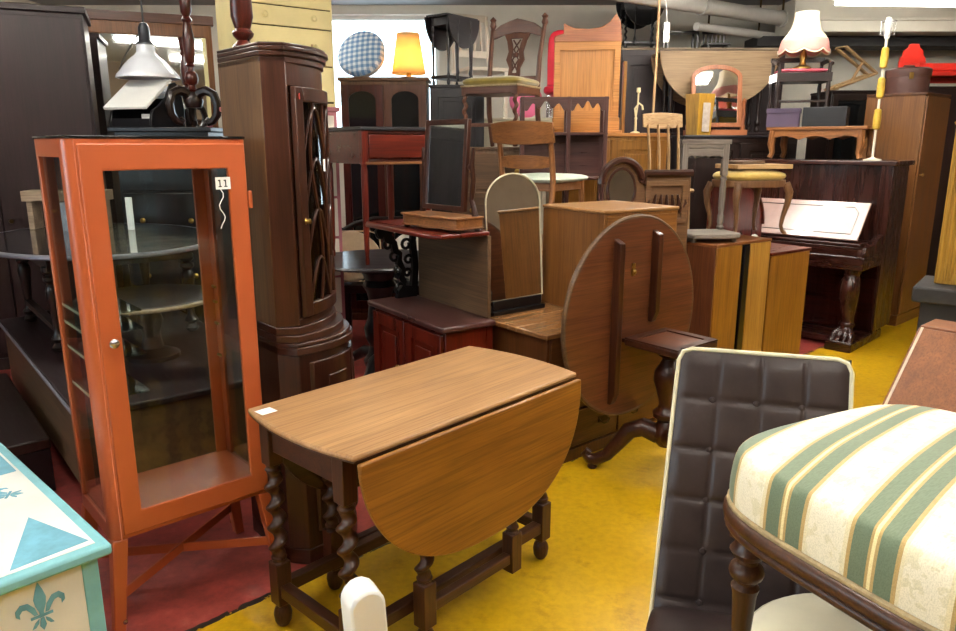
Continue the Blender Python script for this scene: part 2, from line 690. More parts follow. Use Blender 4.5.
obj('hanger', MB().b(p0.x - d_.x - .012, p0.x - d_.x + .012, p0.y - d_.y - .004, p0.y - d_.y + .004, 2.72, ZC), BRONZE, t)
p1 = Vector((2.3, 7.75, 2.62))
t = tag(obj('ceiling_pipe', MB().tube([p1 - d_ * .2, p1 + d_ * 1.5], .04, 12), PIPE, bev=0), 'thinner pale pipe below the thick diagonal ceiling pipe', 'pipe')
obj('hanger', MB().b(p1.x + d_.x * .9 - .01, p1.x + d_.x * .9 + .01, p1.y + d_.y * .9 - .004, p1.y + d_.y * .9 + .004, 2.62, ZC), BRONZE, t)
obj('hanger', MB().b(p1.x - .01, p1.x + .01, p1.y - .004, p1.y + .004, 2.62, ZC), BRONZE, t)

# fluorescent fittings
TUBE = emit('tube_glow', (1., .96, .88), TUBES)
DIM = emit('tube_glow_dim', (1., .96, .88), 9)
def fitting(x, y, z, rz, label, group=None, glow=None):
    t = thing('ceiling_light', label, 'light', (x, y, z), rz, group)
    obj('housing', MB().prism([(-.09, .05), (-.05, 0), (.05, 0), (.09, .05), (.03, .09), (-.03, .09)], 'x', -.78, .78), WHITE, t)
    for s in (-.045, .045):
        obj('tube', MB().tube([(-.74, s, -.022), (.74, s, -.022)], .019, 10), glow or TUBE, t, bev=0)
    for s in (-.6, .6):
        obj('hanger', MB().b(s - .006, s + .006, -.006, .006, .08, ZC - z), CHROME, t, bev=0)
    return t
fit = fitting(4.1, 7.35, 2.80, 4, 'bright fluorescent fitting above the wardrobe and the red bench', 'fluorescent ceiling fittings', DIM)
for i, (x, y) in enumerate([(-2.0, -.6), (.9, -.2), (-.5, 1.5), (1.8, 1.7), (3.9, .9), (-2.6, 3.6), (.6, 3.2), (3.6, 3.6), (2.0, 5.25), (2.0, 5.75), (-2.4, 6.4)]):
    g = fitting(x, y, 2.86, 0, 'fluorescent fitting hanging from the ceiling out of the picture', 'fluorescent ceiling fittings') if i == 0 else dup(g, (x, y, 2.86), 0, 'fluorescent fitting hanging from the ceiling out of the picture', 'fluorescent ceiling fittings')
# ================================================================== FOREGROUND
# ------------------------------------------------------------------ oak gateleg table
t = thing('gateleg_table', 'worn oak gateleg table with barley-twist legs, standing alone on the yellow floor', 'table', (-.172, 2.212, 0), 47.)
def gate_top():
    y0, y1, L = -.255, .255, .475
    pts = []
    for i in range(13):
        a = i / 12
        y = y0 + (y1 - y0) * a
        pts.append((L + .035 * (1 - (2 * a - 1) ** 2), y))
    for i in range(13):
        a = 1 - i / 12
        y = y0 + (y1 - y0) * a
        pts.append((-L - .035 * (1 - (2 * a - 1) ** 2), y))
    return pts
top = obj('tabletop', MB().prism(gate_top(), 'z', .714, .73), W('table_oak', 'x'), t, bev=.006)
obj('edge_moulding', MB().prism([(x * .992, y * .985) for x, y in gate_top()], 'z', .7085, .7138), W('leg_oak', 'x'), top, bev=.001)
obj('price_sticker', MB().b(-.475, -.425, .17, .215, .7301, .7306), PAPER, top, bev=0)
def leaf_pts():
    n = 40
    return [(.472 * math.copysign(abs(cosd(a)) ** .82, cosd(a)), .712 - .385 * abs(sind(a)) ** .95) for a in [180 * i / n for i in range(n + 1)]]
lf = obj('drop_leaf', MB().prism(leaf_pts(), 'y', -.277, -.259, T3((0, -.262, .712)) @ rot(-3, 'X') @ T3((0, .262, -.712))), W('leaf_oak', 'x'), t, bev=.005)
lf['label'] = 'hanging semicircular leaf facing the aisle'
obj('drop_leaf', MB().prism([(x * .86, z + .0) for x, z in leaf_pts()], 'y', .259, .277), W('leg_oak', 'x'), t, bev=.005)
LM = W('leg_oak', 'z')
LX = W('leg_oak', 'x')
ap = MB()
for y in (-.15, .21):
    ap.b(-.43, .43, y - .011, y + .011, .6, .708)
for x in (-.43, .43):
    ap.b(x - .011, x + .011, -.15, .21, .6, .708)
obj('apron', ap, LX, t)
def gleg(x, y, gate=False):
    m = MB()
    m.c(x, y, .63, .048, .048, .15)
    m.lathe([(.024, .555), (.019, .545), (.026, .537), (.018, .525)], (x, y, 0), 14)
    m.twist(x, y, .245, .53, .029, 4.2)
    m.lathe([(.018, .25), (.026, .243), (.019, .233), (.024, .225)], (x, y, 0), 14)
    m.c(x, y, .155, .05, .05, .145)
    m.lathe([(.024, .085), (.016, .076), (.025, .062), (.029, .045), (.026, .02), (.017, .003), (.0, 0)], (x, y, 0), 16)
    return obj('gate_leg' if gate else 'leg', m, LM, t, bev=.003, smooth=50)
for x in (-.43, .43):
    for y in (-.15, .21):
        gleg(x, y)
gleg(-.2, -.205, True)
gleg(-.2, .262 - .012, True)
def pivot(x, y):
    m = MB().c(x, y, .155, .048, .048, .14)
    m.lathe([(.024, .225), (.017, .235), (.024, .245), (.016, .26), (.016, .56), (.022, .6)], (x, y, 0), 12)
    return obj('pivot_post', m, LM, t)
pivot(.2, -.205)
pivot(.2, .25)
for y in (-.15, .21):
    obj('stretcher', MB().b(-.406, .406, y - .018, y + .018, .115, .155), LX, t)
for x in (-.43, .43):
    obj('stretcher', MB().b(x - .018, x + .018, -.126, .186, .115, .155), W('leg_oak', 'y'), t)
for y in (-.205, .25):
    obj('gate_stretcher', MB().b(-.176, .176, y - .015, y + .015, .12, .155), LX, t)

# ------------------------------------------------------------------ orange glazed cabinet
t = thing('display_cabinet', 'orange metal display cabinet with glass door and a white 11 tag', 'cabinet', corner(-1.11, 2.0, 42., .52, .345), 42.)
Wc, Dc, Z0, Z1 = .52, .345, .31, 1.505
hx, hy = Wc / 2, Dc / 2
fr = MB()
def post(x, y):
    sx, sy = (1 if x > 0 else -1), (1 if y > 0 else -1)
    r = .028
    pts = [(0, 0), (0, -.052), (-.02, -.052)]
    # rounded outer corner
    pts = [(-.05, 0), (-r, 0)] + [(-r + r * cosd(a), -r + r * sind(a)) for a in (90, 67, 45, 22, 0)] + [(0, -.05), (-.012, -.05), (-.012, -.012), (-.05, -.012)]
    fr.prism([(x + sx * p[0], y + sy * p[1]) for p in pts][::(1 if sx * sy > 0 else -1)], 'z', Z0, Z1)
for x in (-hx, hx):
    for y in (-hy, hy):
        post(x, y)
def rails(z0, z1):
    for s in (-1, 1):
        fr.b(-hx + .04, hx - .04, s * hy - (.012 if s > 0 else 0), s * hy + (0 if s > 0 else .012), z0, z1)
        fr.b(s * hx - (.012 if s > 0 else 0), s * hx + (0 if s > 0 else .012), -hy + .04, hy - .04, z0, z1)
rails(Z0, Z0 + .05); rails(Z1 - .05, Z1)
fr.b(-hx + .01, hx - .01, -hy + .01, hy - .01, Z0 + .001, Z0 + .012)
fr.b(-hx + .01, hx - .01, -hy + .01, hy - .01, Z1 - .012, Z1 - .001)
obj('frame', fr, ORANGE, t, bev=.002)
obj('floor_panel', MB().b(-hx + .014, hx - .014, -hy + .014, hy - .014, Z0 + .04, Z0 + .052), ORANGE, t)
obj('top_sheet', MB().prism([(-hx - .003 + .02, -hy - .003), (hx - .017, -hy - .003), (hx + .003, -hy + .02), (hx + .003, hy - .02), (hx - .02, hy + .003), (-hx + .02, hy + .003), (-hx - .003, hy - .02), (-hx - .003, -hy + .017)], 'z', Z1 + .001, Z1 + .009), DKGLASS, t, bev=.002)
G = glass()
for s in (-1, 1):
    obj('side_pane', MB().b(s * (hx - .008) - .002, s * (hx - .008) + .002, -hy + .05, hy - .05, Z0 + .05, Z1 - .05), G, t, bev=0)
obj('back_pane', MB().b(-hx + .05, hx - .05, hy - .010, hy - .006, Z0 + .05, Z1 - .05), G, t, bev=0)
SH = glass('shelf_glass', (.90, .97, .93), .8)
for z in (.745, .865, .945, 1.0):
    s = obj('glass_shelf', MB().b(-hx + .016, -hx + .17, -hy + .05, hy - .016, z, z + .006), SH, t, bev=0)
    obj('shelf_edge', MB().b(-hx + .0125, -hx + .0155, -hy + .05, hy - .03, z, z + .007), P('shelf_edge_glint', 'd8d9b4', .3), s, bev=0)  # pale opaque strip paints the light caught on the glass edge
br = MB()
for z in (.745, .865, .945, 1.0):
    for x in (-hx + .013, hx - .017):
        br.c(x, hy - .03, z - .006, .008, .03, .01)
obj('shelf_bracket', br, BRASS, t)
dr = MB()
zo0, zo1 = Z0 + .012, Z1 - .012
f = .066
out = [(-hx + .034, zo0), (hx - .012, zo0), (hx - .012, zo1), (-hx + .034, zo1)]
f = .058
inn = [(-hx + .034 + f, zo0 + .07), (hx - .012 - f, zo0 + .07), (hx - .012 - f, zo1 - .075), (-hx + .034 + f, zo1 - .075)]
dr.ring(out, inn, 'y', -hy - .006, -hy + .012)
d = obj('door', dr, ORANGE, t, bev=.004)
obj('glass_pane', MB().b(inn[0][0], inn[1][0], -hy + .002, -hy + .006, inn[0][1], inn[2][1]), G, d, bev=0)
obj('knob', MB().lathe([(.008, 0), (.008, .006), (.013, .010), (.014, .016), (.009, .02), (0, .021)], (0, 0, 0), 16, T3((-hx + .066, -hy - .006, .93)) @ rot(90, 'X')), CHROME, d, bev=0)
for z in (1.32, .52):
    obj('hinge', MB().c(hx - .006, -hy - .008, z, .012, .012, .055), ORANGE, d)
tg = obj('price_tag', MB().b(hx - .115, hx - .068, -hy - .0115, -hy - .0105, 1.355, 1.392), PAPER, d, bev=0)
ink = MB()
for q in (-.1015, -.0835):
    ink.c(hx + q, -hy - .012, 1.3735, .0035, .0006, .021)
    ink.c(hx + q - .003, -hy - .012, 1.382, .005, .0006, .0035)
    ink.c(hx + q, -hy - .012, 1.3635, .010, .0006, .003)
obj('number_eleven', ink, INK, tg, bev=0)
obj('tag_string', MB().tube([(hx - .10 + .008 * math.sin(i * 1.1), -hy - .010, 1.355 - .012 * i) for i in range(11)], .0018, 5), PAPER, tg, bev=0)
for x, y in ((-1, -1), (1, -1), (1, 1), (-1, 1)):
    m = MB()
    a = .045
    lo = [(x * (hx + .03) - x * p, y * (hy + .018) - y * q) for p, q in ((0, 0), (.034, 0), (.034, .034), (0, .034))]
    hi = [(x * hx - x * p, y * hy - y * q) for p, q in ((0, 0), (.046, 0), (.046, .046), (0, .046))]
    vl = [m.bm.verts.new((p[0], p[1], 0)) for p in lo]
    vh = [m.bm.verts.new((p[0], p[1], Z0)) for p in hi]
    m.face(vl[::-1]); m.face(vh)
    for i in range(4):
        m.face([vl[i], vl[(i + 1) % 4], vh[(i + 1) % 4], vh[i]])
    lg = obj('leg', m, ORANGE, t, bev=.004)
    obj('bolt', MB().lathe([(.008, 0), (.007, .004), (0, .005)], (0, 0, 0), 12, T3((x * (hx - .005), y * (hy + .0165), .045)) @ rot(90 if y < 0 else -90, 'X')), CHROME, lg, bev=0)
for s in (-1, 1):
    m = MB()
    a, b_ = Vector((-hx + .01, s * (-hy + .01), .12)), Vector((hx - .01, s * (hy - .01), .12))
    dv = (b_ - a).normalized()
    ang = math.atan2(dv.y, dv.x)
    m.b(-(b_ - a).length / 2, (b_ - a).length / 2, -.004, .004, -.016 + s * .002, .016 + s * .002, T3((0, 0, .12)) @ Matrix.Rotation(ang, 4, 'Z'))
    obj('cross_brace', m, ORANGE, t, bev=.001)

# ------------------------------------------------------------------ painted chest with fleur-de-lis
t = thing('painted_chest', 'white chest painted with turquoise triangles and fleur-de-lis, beside the orange cabinet', 'chest', (-.886, 1.595, 0), 46.9)
CW = P('chest_white_paint', 'e6e6de', .5, 0, .07, 6)
TQ = P('turquoise_paint', '7fbfc6', .5, 0, .12, 10)
BL = P('blue_stencil_paint', '6fb0c4', .55, 0, .2, 14)
Lx, Ly, Hc = .50, 1.02, .55
obj('body', MB().b(-Lx + .03, -.03, .03, Ly - .03, 0, Hc - .035), CW, t)
lid = obj('lid', MB().b(-Lx, 0, 0, Ly, Hc - .03, Hc), TQ, t, bev=.008)
obj('lid_panel', MB().b(-Lx + .028, -.028, .03, Ly - .03, Hc, Hc + .0012), CW, lid, bev=0)
def fleur(cx, cy, s, rz=0.):
    """outline polygons of a fleur-de-lis, tip towards +y"""
    ps = []
    ps.append([(0, 1), (.10, .72), (.17, .45), (.14, .22), (.06, 0), (.06, -.18), (-.06, -.18), (-.06, 0), (-.14, .22), (-.17, .45), (-.10, .72)])
    for m_ in (1, -1):
        ps.append([(m_ * x, y) for x, y in ((.10, -.05), (.16, .2), (.32, .42), (.52, .45), (.66, .30), (.66, .12), (.56, .02), (.56, .16), (.48, .26), (.38, .24), (.28, .10), (.20, -.05))][::m_])
        ps.append([(m_ * x, y) for x, y in ((.08, -.20), (.20, -.30), (.30, -.48), (.20, -.46), (.10, -.34))][::m_])
    ps.append([(-.3, -.08), (.3, -.08), (.3, -.17), (-.3, -.17)])
    ps.append([(.05, -.2), (.09, -.45), (0, -.62), (-.09, -.45), (-.05, -.2)])
    c, s_ = cosd(rz), sind(rz)
    return [[(cx + s * (x * c - y * s_), cy + s * (x * s_ + y * c)) for x, y in q] for q in ps]
zt = Hc + .0012
for pts in ([(-.035, .052), (-.206, .043), (-.099, .285)], [(-.035, .786), (-.035, .62), (-.078, .62)], [(-.06, .93), (-.245, .78), (-.235, .97)], [(-.44, .10), (-.31, .06), (-.32, .2)], [(-.44, .9), (-.31, .95), (-.32, .8)]):
    obj('stencil_triangle', MB().prism(pts, 'z', zt, zt + .0008), BL, lid, bev=0)
for cx, cy, rz in ((-.105, .47, 60), (-.20, .68, 90), (-.36, .36, 90), (-.36, .68, 90)):
    m = MB()
    for q in fleur(cx, cy, .075, rz):
        m.prism(q, 'z', zt, zt + .0008)
    obj('stencil_fleur_de_lis', m, BL, lid, bev=0)
# the end that looks into the aisle (y = .03)
for x0, x1 in ((-.065, -.028), (-Lx + .028, -Lx + .065)):
    obj('corner_band', MB().b(x0, x1, .026, .0335, 0, Hc - .033), TQ, t)
for cx, cz in ((-.16, .43), (-.35, .43), (-.255, .18)):
    m = MB()
    for q in fleur(cx, cz, .078):
        m.prism(q, 'y', .0285, .030)
    obj('stencil_fleur_de_lis', m, BL, t, bev=0)
for cx in (.32, .72):
    m = MB()
    for q in fleur(cx, .36, .13):
        m.prism(q, 'x', -.0305, -.0285)
    obj('stencil_fleur_de_lis', m, BL, t, bev=0)

# ------------------------------------------------------------------ white post with rounded end, lower edge of the picture
WHP = P('white_gloss_and_lid_glare', 'f0efea', .3, 0, .03, 6, .3)
t = thing('white_post', 'white painted upright with a rounded end, below the oak gateleg table', 'post', (-.152, 1.06, 0), 30)
z1 = .775
pts = [(-.030, 0), (.030, 0), (.030, z1 - .03)] + [(.030 * cosd(a), z1 - .03 + .03 * sind(a)) for a in (20, 45, 70, 90, 110, 135, 160)] + [(-.030, z1 - .03)]
obj('post', MB().prism(pts, 'y', -.026, .026, T3((0, 0, .03)) @ rot(-3, 'Y')), WHP, t, bev=.005)
obj('foot', MB().b(-.05, .05, -.16, .16, 0, .03), WHP, t)

# ------------------------------------------------------------------ brown leather chair
rzL = -16.5
t = thing('leather_chair', 'dark brown tufted leather dining chair with cream piping, facing the camera', 'chair', (.622, 1.50, 0), rzL)
LEA = P('brown_leather', '362a28', .40, 0, .15, 22, .0, .12, .35)
PIPG = P('cream_piping', 'd8cfae', .55, 0, .05)
Wb = .405
rec = rot(-18, 'X')
B = T3((0, .022, .29)) @ rec
Lb = .73
def tuft(u, v):
    x = (u - .5) * Wb
    z = v * Lb
    nx, nz = 4, 6
    a = abs(math.sin(PI * u * nx)) if 0 < u < 1 else 0
    c = abs(math.sin(PI * v * nz)) if 0 < v < 1 else 0
    puff = .011 * (a ** .3) * (c ** .3) * (.75 + .25 * math.sin(7 * u + 11 * v))
    e = min(1, min(u, 1 - u) * 16) ** .5 * min(1, min(v, 1 - v) * 22) ** .5
    return (x, -.035 - puff * e - .004 * e, z)
m = MB().grid(tuft, 64, 84)
m.b(-Wb / 2, Wb / 2, -.035, .035, 0, Lb)
bk = obj('backrest', m, LEA, t, bev=.006, smooth=60)
for v in bk.data.vertices:
    v.co.x = v.co.x * (1.06 - .10 * v.co.z / Lb) + .010 * v.co.z / Lb
bk.matrix_local = B
outl = [(-Wb / 2 * 1.06, -.036, 0), (-Wb / 2 * .97 + .01, -.036, Lb - .03), (-Wb / 2 * .96 + .018, -.036, Lb - .008), (-Wb / 2 * .96 + .04, -.036, Lb), (Wb / 2 * .96 - .02, -.036, Lb), (Wb / 2 * .96 + .002, -.036, Lb - .008), (Wb / 2 * .97 + .01, -.036, Lb - .03), (Wb / 2 * 1.06, -.036, 0)]
obj('piping', MB().tube(outl, .0055, 8), PIPG, bk, bev=0)
for i in range(1, 4):
    for j in range(1, 6):
        btn = MB().lathe([(.009, 0), (.006, .004), (0, .005)], (0, 0, 0), 10, T3((-Wb / 2 + Wb * i / 4, -.039, Lb * j / 6)) @ rot(90, 'X'))
        obj('button', btn, LEA, bk, bev=0)
obj('seat', MB().pad(0, -.21, .368, .44, .50, .11, 9, 44, 12, 3.2), LEA, t, bev=0, smooth=60)
for x in (-.19, .19):
    for y in (-.42, .0):
        obj('leg', MB().b(x - .018, x + .018, y - .018, y + .018, 0, .32), W('dark', 'z'), t)

# ------------------------------------------------------------------ round cream pad on the leather seat
CRM = P('cream_upholstery', 'efe6c8', .8, 0, .05, 12, 0, .05, .3, .3)
t = tag(obj('seat_pad', MB().pad(0, 0, .055, .44, .44, .11, 2, 48, 14, 3.4), CRM, bev=0), 'round cream upholstered seat pad lying on the brown leather chair', 'cushion', None, (.755, 1.238, .4265), 0)
obj('piping', MB().tube([(.217 * cosd(a), .217 * sind(a), .075) for a in range(0, 360, 9)], .004, 6, closed=True), PIPG, t, bev=0)

# ------------------------------------------------------------------ striped oval stool
def stripes_mat():
    m, nt, b = newmat('striped_damask')
    tc = N(nt, 'ShaderNodeTexCoord')
    sp = N(nt, 'ShaderNodeSeparateXYZ')
    nt.links.new(tc.outputs['Object'], sp.inputs[0])
    y = math_(nt, 'SUBTRACT', math_(nt, 'MULTIPLY', sp.outputs['Y'], cosd(14)), math_(nt, 'MULTIPLY', sp.outputs['X'], sind(14)))
    ph = math_(nt, 'FRACT', math_(nt, 'DIVIDE', math_(nt, 'ADD', y, 1.062), .150))
    r = N(nt, 'ShaderNodeValToRGB')
    r.color_ramp.interpolation = 'CONSTANT'
    cr, gr, go, lc = 'efe6cd', '69785f', 'bd9d62', 'e6dab4'
    stops = [(0, gr), (.17, go), (.20, 'efe0a8'), (.235, go), (.265, gr), (.435, go), (.475, lc), (.52, cr), (.92, lc), (.955, go)]
    e = r.color_ramp.elements
    while len(e) < len(stops):
        e.new(.5)
    for i, (p, c) in enumerate(stops):
        e[i].position = p
        e[i].color = lin(c)
    nt.links.new(ph, r.inputs['Fac'])
    v = mapping(nt, (1, 1, 1))
    big = noise(nt, v, 34, 3, .6)
    fig = math_(nt, 'MULTIPLY', math_(nt, 'GREATER_THAN', big, .56), math_(nt, 'MULTIPLY', math_(nt, 'GREATER_THAN', ph, .52), math_(nt, 'LESS_THAN', ph, .92)))
    c = mixc(nt, math_(nt, 'MULTIPLY', fig, .55), r.outputs['Color'], lin('d9cfa6'))
    n = noise(nt, mapping(nt, (40, 260, 200)), 2, 2, .5)
    thr = ramp(nt, n, [(.3, (.88, .88, .86)), (.6, (1., 1., 1.))])
    c = mixc(nt, .8, c, thr, 'MULTIPLY')
    nt.links.new(c, b.inputs['Base Color'])
    b.inputs['Roughness'].default_value = .75
    b.inputs['Sheen Weight'].default_value = .15
    bump(nt, b, n, .12, .003)
    return m
rs = .305
rst = 27.
t = thing('upholstered_stool', 'rounded square stool covered in green, cream and gold stripes on dark turned legs', 'stool', (.812, 1.128, 0), rst)
def sq(a, k=4.2):
    """rounded square outline"""
    return rs * (abs(math.cos(a)) ** k + abs(math.sin(a)) ** k) ** (-1 / k)
def dome(u, v):
    a = 2 * PI * u
    rr = sq(a)
    if v < .7:
        s = v / .7
        r_ = rr * s * .93
        z = .985 - .030 * s ** 2.2
    else:
        s = (v - .7) / .3
        ang = s * PI * .60
        r_ = rr * (.93 + .07 * math.sin(ang))
        z = .905 + .05 * math.cos(ang) - .05 * max(0, s - .4)
    return (r_ * math.cos(a), r_ * math.sin(a), z)
m = MB().grid(dome, 96, 26)
bmesh.ops.remove_doubles(m.bm, verts=m.bm.verts, dist=1e-4)
obj('cushion', m, stripes_mat(), t, bev=0, smooth=70)
def loop(k, z):
    return [(k * sq(2 * PI * i / 96) * math.cos(2 * PI * i / 96), k * sq(2 * PI * i / 96) * math.sin(2 * PI * i / 96), z) for i in range(96)]
obj('gold_braid', MB().tube(loop(.992, .853), .0065, 8, closed=True), P('gold_braid_trim', 'a9926a', .7, 0, .25, 60, 0, .3), t, bev=0)
m = MB()
for k, z, q in ((.975, .834, .018), (.985, .812, .010)):
    m.tube(loop(k, z), q, 10, closed=True)
m.prism([(x, y) for x, y, z in loop(.96, 0)], 'z', .805, .85)
obj('seat_rail', m, W('leg_oak', 'x'), t, bev=0, smooth=60)
LEGP = [(.30, 0), (.42, .04), (.38, .08), (.46, .12), (.55, .40), (.72, .66), (.85, .70), (.6, .725), (.62, .74), (.95, .76), (1.05, .79), (.95, .82), (.62, .84), (.6, .86), (.9, .88), (1.1, .91), (.85, .94), (.8, 1)]
for x, y, zb in ((-.228, .228, .4245), (.245, .245, .4245), (.245, -.245, .4245), (-.245, -.245, .4245)):
    m = MB()
    m.lathe([(q * .031, zb + z * (.785 - zb)) for q, z in LEGP], (x, y, 0), 18)
    m.c(x, y, .80, .05, .05, .05)
    obj('leg', m, W('leg_oak', 'z'), t, bev=0, smooth=45)
t = thing('side_table', 'low dark wooden table under the striped stool, beside the leather seat', 'table', (.622, 1.50, 0), rzL)
obj('tabletop', MB().b(.245, .72, -.74, .14, .40, .424), W('dark', 'y'), t)
for x in (.29, .68):
    for y in (-.70, .10):
        obj('leg', MB().c(x, y, .2, .04, .04, .4), W('dark', 'z'), t)

# ------------------------------------------------------------------ sloping oak desk box on the right
t = thing('sloping_desk', 'red-brown sloping desk lid with pale edge, right of the striped stool', 'desk', (1.56, 2.5, .015), -48.2)
# local: x runs along the ridge, -y is down the slope
m = MB().prism([(-.30, 0), (.14, 0), (.14, .835), (.0, .835), (-.30, .585)], 'x', .012, .62)
obj('body', m, W('redbrown', 'z'), t)
obj('flat_top', MB().b(0, .64, .004, .16, .836, .852), W('redbrown', 'x'), t)
ang = math.degrees(math.atan2(.25, .30))
Ls = math.hypot(.25, .30)
sl = obj('sloping_lid', MB().b(0, .64, -Ls - .02, 0, .0, .016, T3((0, 0, .836)) @ rot(ang, 'X')), W('redbrown', 'y'), t)
obj('edge_strip', MB().b(-.004, .004, -Ls - .02, 0, .016, .019, T3((0.012, 0, .836)) @ rot(ang, 'X')), P('pale_edge', 'c8b49a', .5), sl, bev=0)
# ================================================================== MIDDLE
# ------------------------------------------------------------------ bow-front corner cabinet
t = thing('corner_cabinet', 'tall brown bow-front corner cabinet with glazed door, beside the orange cabinet', 'cabinet', (-.592, 2.605, 0), -4.)
# local: the front chord runs along y and faces +x
CH = .195
def plan(grow, bow, back):
    back = max(back, .30) if back > .25 else back
    pts = [(-back, 0.0), (-.075, -CH - .022 - min(grow, .004)), (.0, -CH - grow)]
    n = 14
    for i in range(1, n):
        a = -1 + 2 * i / n
        pts.append((bow * (1 - a * a) + .0, a * (CH + grow)))
    pts += [(.0, CH + grow), (-.075, CH + .022 + min(grow, .004))]
    return pts
base = MB().prism(plan(.028, .105, .275), 'z', .06, .82)
obj('base', base, W('corner_dark', 'z'), t)
obj('plinth', MB().prism(plan(.033, .112, .28), 'z', 0, .06), W('corner_dark', 'x'), t)
m = MB()
for g, b_, z0, z1 in ((.04, .125, .79, .818), (.034, .115, .818, .832), (.022, .09, .832, .858), (.008, .06, .858, .885)):
    m.prism(plan(g, b_, .272), 'z', z0, z1)
obj('base_moulding', m, W('corner_dark', 'y'), t)
def bowed(y, grow, bow):
    a = y / (CH + grow)
    return bow * (1 - a * a)
def bow_panel(y0, y1, z0, z1, grow, bow, o0, o1, n=12):
    m = MB()
    pts = [(bowed(y0 + (y1 - y0) * i / n, grow, bow) + o1, y0 + (y1 - y0) * i / n) for i in range(n + 1)]
    pts += [(bowed(y0 + (y1 - y0) * i / n, grow, bow) + o0, y0 + (y1 - y0) * i / n) for i in range(n, -1, -1)]
    return m, pts
for y0, y1 in ((-.195, -.004), (.004, .195)):
    m, pts = bow_panel(y0, y1, 0, 0, .028, .105, .0, .016)
    m.prism(pts, 'z', .12, .76)
    d = obj('base_door', m, W('corner_dark', 'z'), t)
    m, pts = bow_panel(y0 + .05, y1 - .05, 0, 0, .028, .105, .014, .021)
    m.prism(pts, 'z', .18, .70)
    obj('door_panel', m, W('corner_dark', 'y'), d)
# upper case: two back panels, two canted sides, glazed bow door
Zt = 1.76
m = MB()
ub = .045
m.prism([(-.30, 0), (-.075, -.217), (-.06, -.21), (-.278, 0)], 'z', .885, Zt)
m.prism([(-.30, 0), (-.278, 0), (-.06, .21), (-.075, .217)], 'z', .885, Zt)
o = obj('back_panel', m, W('corner_oak', 'z'), t)
m = MB()
for s in (-1, 1):
    m.prism([(-.075, s * .217), (.0, s * .195), (.0, s * .175), (-.065, s * .194)][::s], 'z', .885, Zt)
m.prism(plan(-.005, ub, .24), 'z', .885, .91)
m.prism(plan(-.005, ub, .24), 'z', Zt - .09, Zt)
obj('upper_case', m, W('corner_dark', 'z'), t)
m = MB()
for g, b_, z0, z1 in ((.0, .055, Zt - .02, Zt), (.008, .065, Zt, Zt + .016), (.016, .075, Zt + .016, Zt + .03), (.008, .066, Zt + .03, Zt + .04)):
    m.prism(plan(g, b_, .262), 'z', z0, z1)
obj('cornice', m, W('corner_dark', 'y'), t)
for z in (1.13, 1.40):
    obj('shelf', MB().prism(plan(-.02, .02, .21), 'z', z, z + .014), W('corner_dark', 'y'), t)
m = MB()
for a, b_ in ((-.18, -.145), (.145, .18)):
    q, pts = bow_panel(a, b_, 0, 0, -.005, ub, .0, .018, 4)
    m.prism(pts, 'z', .915, Zt - .09)
for z0, z1 in ((.915, .96), (Zt - .135, Zt - .09)):
    q, pts = bow_panel(-.145, .145, 0, 0, -.005, ub, .0, .018, 12)
    m.prism(pts, 'z', z0, z1)
d = obj('glazed_door', m, W('corner_dark', 'z'), t)
def on_bow(y, z, o=.010):
    return (bowed(y, -.005, ub) + o, y, z)
m = MB()
za, zb = .96, Zt - .135
for y0 in (-.08, 0, .08):
    m.tube([on_bow(y0 + .028 * math.sin(PI * 2 * k / 24 + (0 if y0 <= 0 else PI)) * (1 if y0 else .0), za + (zb - za) * k / 24) for k in range(25)], .006, 6)
for k in range(4):
    z0_ = za + (zb - za) * k / 4
    h = (zb - za) / 4
    m.tube([on_bow(-.145 + .29 * i / 16, z0_ + h * abs(math.sin(PI * 2 * i / 16)) * .9) for i in range(17)], .0055, 6)
obj('astragal_bars', m, W('corner_dark', 'z'), d, bev=0)
m, pts = bow_panel(-.145, .145, 0, 0, -.005, ub, .004, .007, 12)
m.prism(pts, 'z', za, zb)
obj('glass_pane', m, glass('cabinet_glass', (.8, .84, .83), 1.0), d, bev=0)
obj('red_dot_sticker', MB().lathe([(.010, 0), (.010, .001)], (0, 0, 0), 14, T3(on_bow(-.163, Zt - .12, .0185)) @ rot(90, 'Y')), P('red_sticker', 'c8322a', .6), d, bev=0)
m = MB().c(0, 0, 0, .0012, .022, .04, T3(on_bow(-.03, 1.42, .02)))
obj('price_tag', m, PAPER, d, bev=0)
obj('escutcheon', MB().lathe([(.012, 0), (.008, .004), (.009, .016), (0, .02)], (0, 0, 0), 12, T3(on_bow(-.163, 1.24, .018)) @ rot(90, 'Y')), BRASS, d, bev=0)
# turned post standing on the corner cabinet
m = MB()
turned(m, 0, 0, 0, .52, .036, [(.9, 0), (1.05, .015), (.75, .04), (.55, .055), (.9, .08), (1, .1), (.7, .125), (1.02, .20), (.92, .45), (.7, .74), (.55, .8), (.85, .84), (.55, .88), (.9, .93), (.6, .97), (.2, 1)], 16)
tag(obj('bedpost', m, W('mahog', 'z'), bev=0), 'turned reeded post standing on top of the corner cabinet', 'post', None, (-.79, 2.605, 1.801), 0)

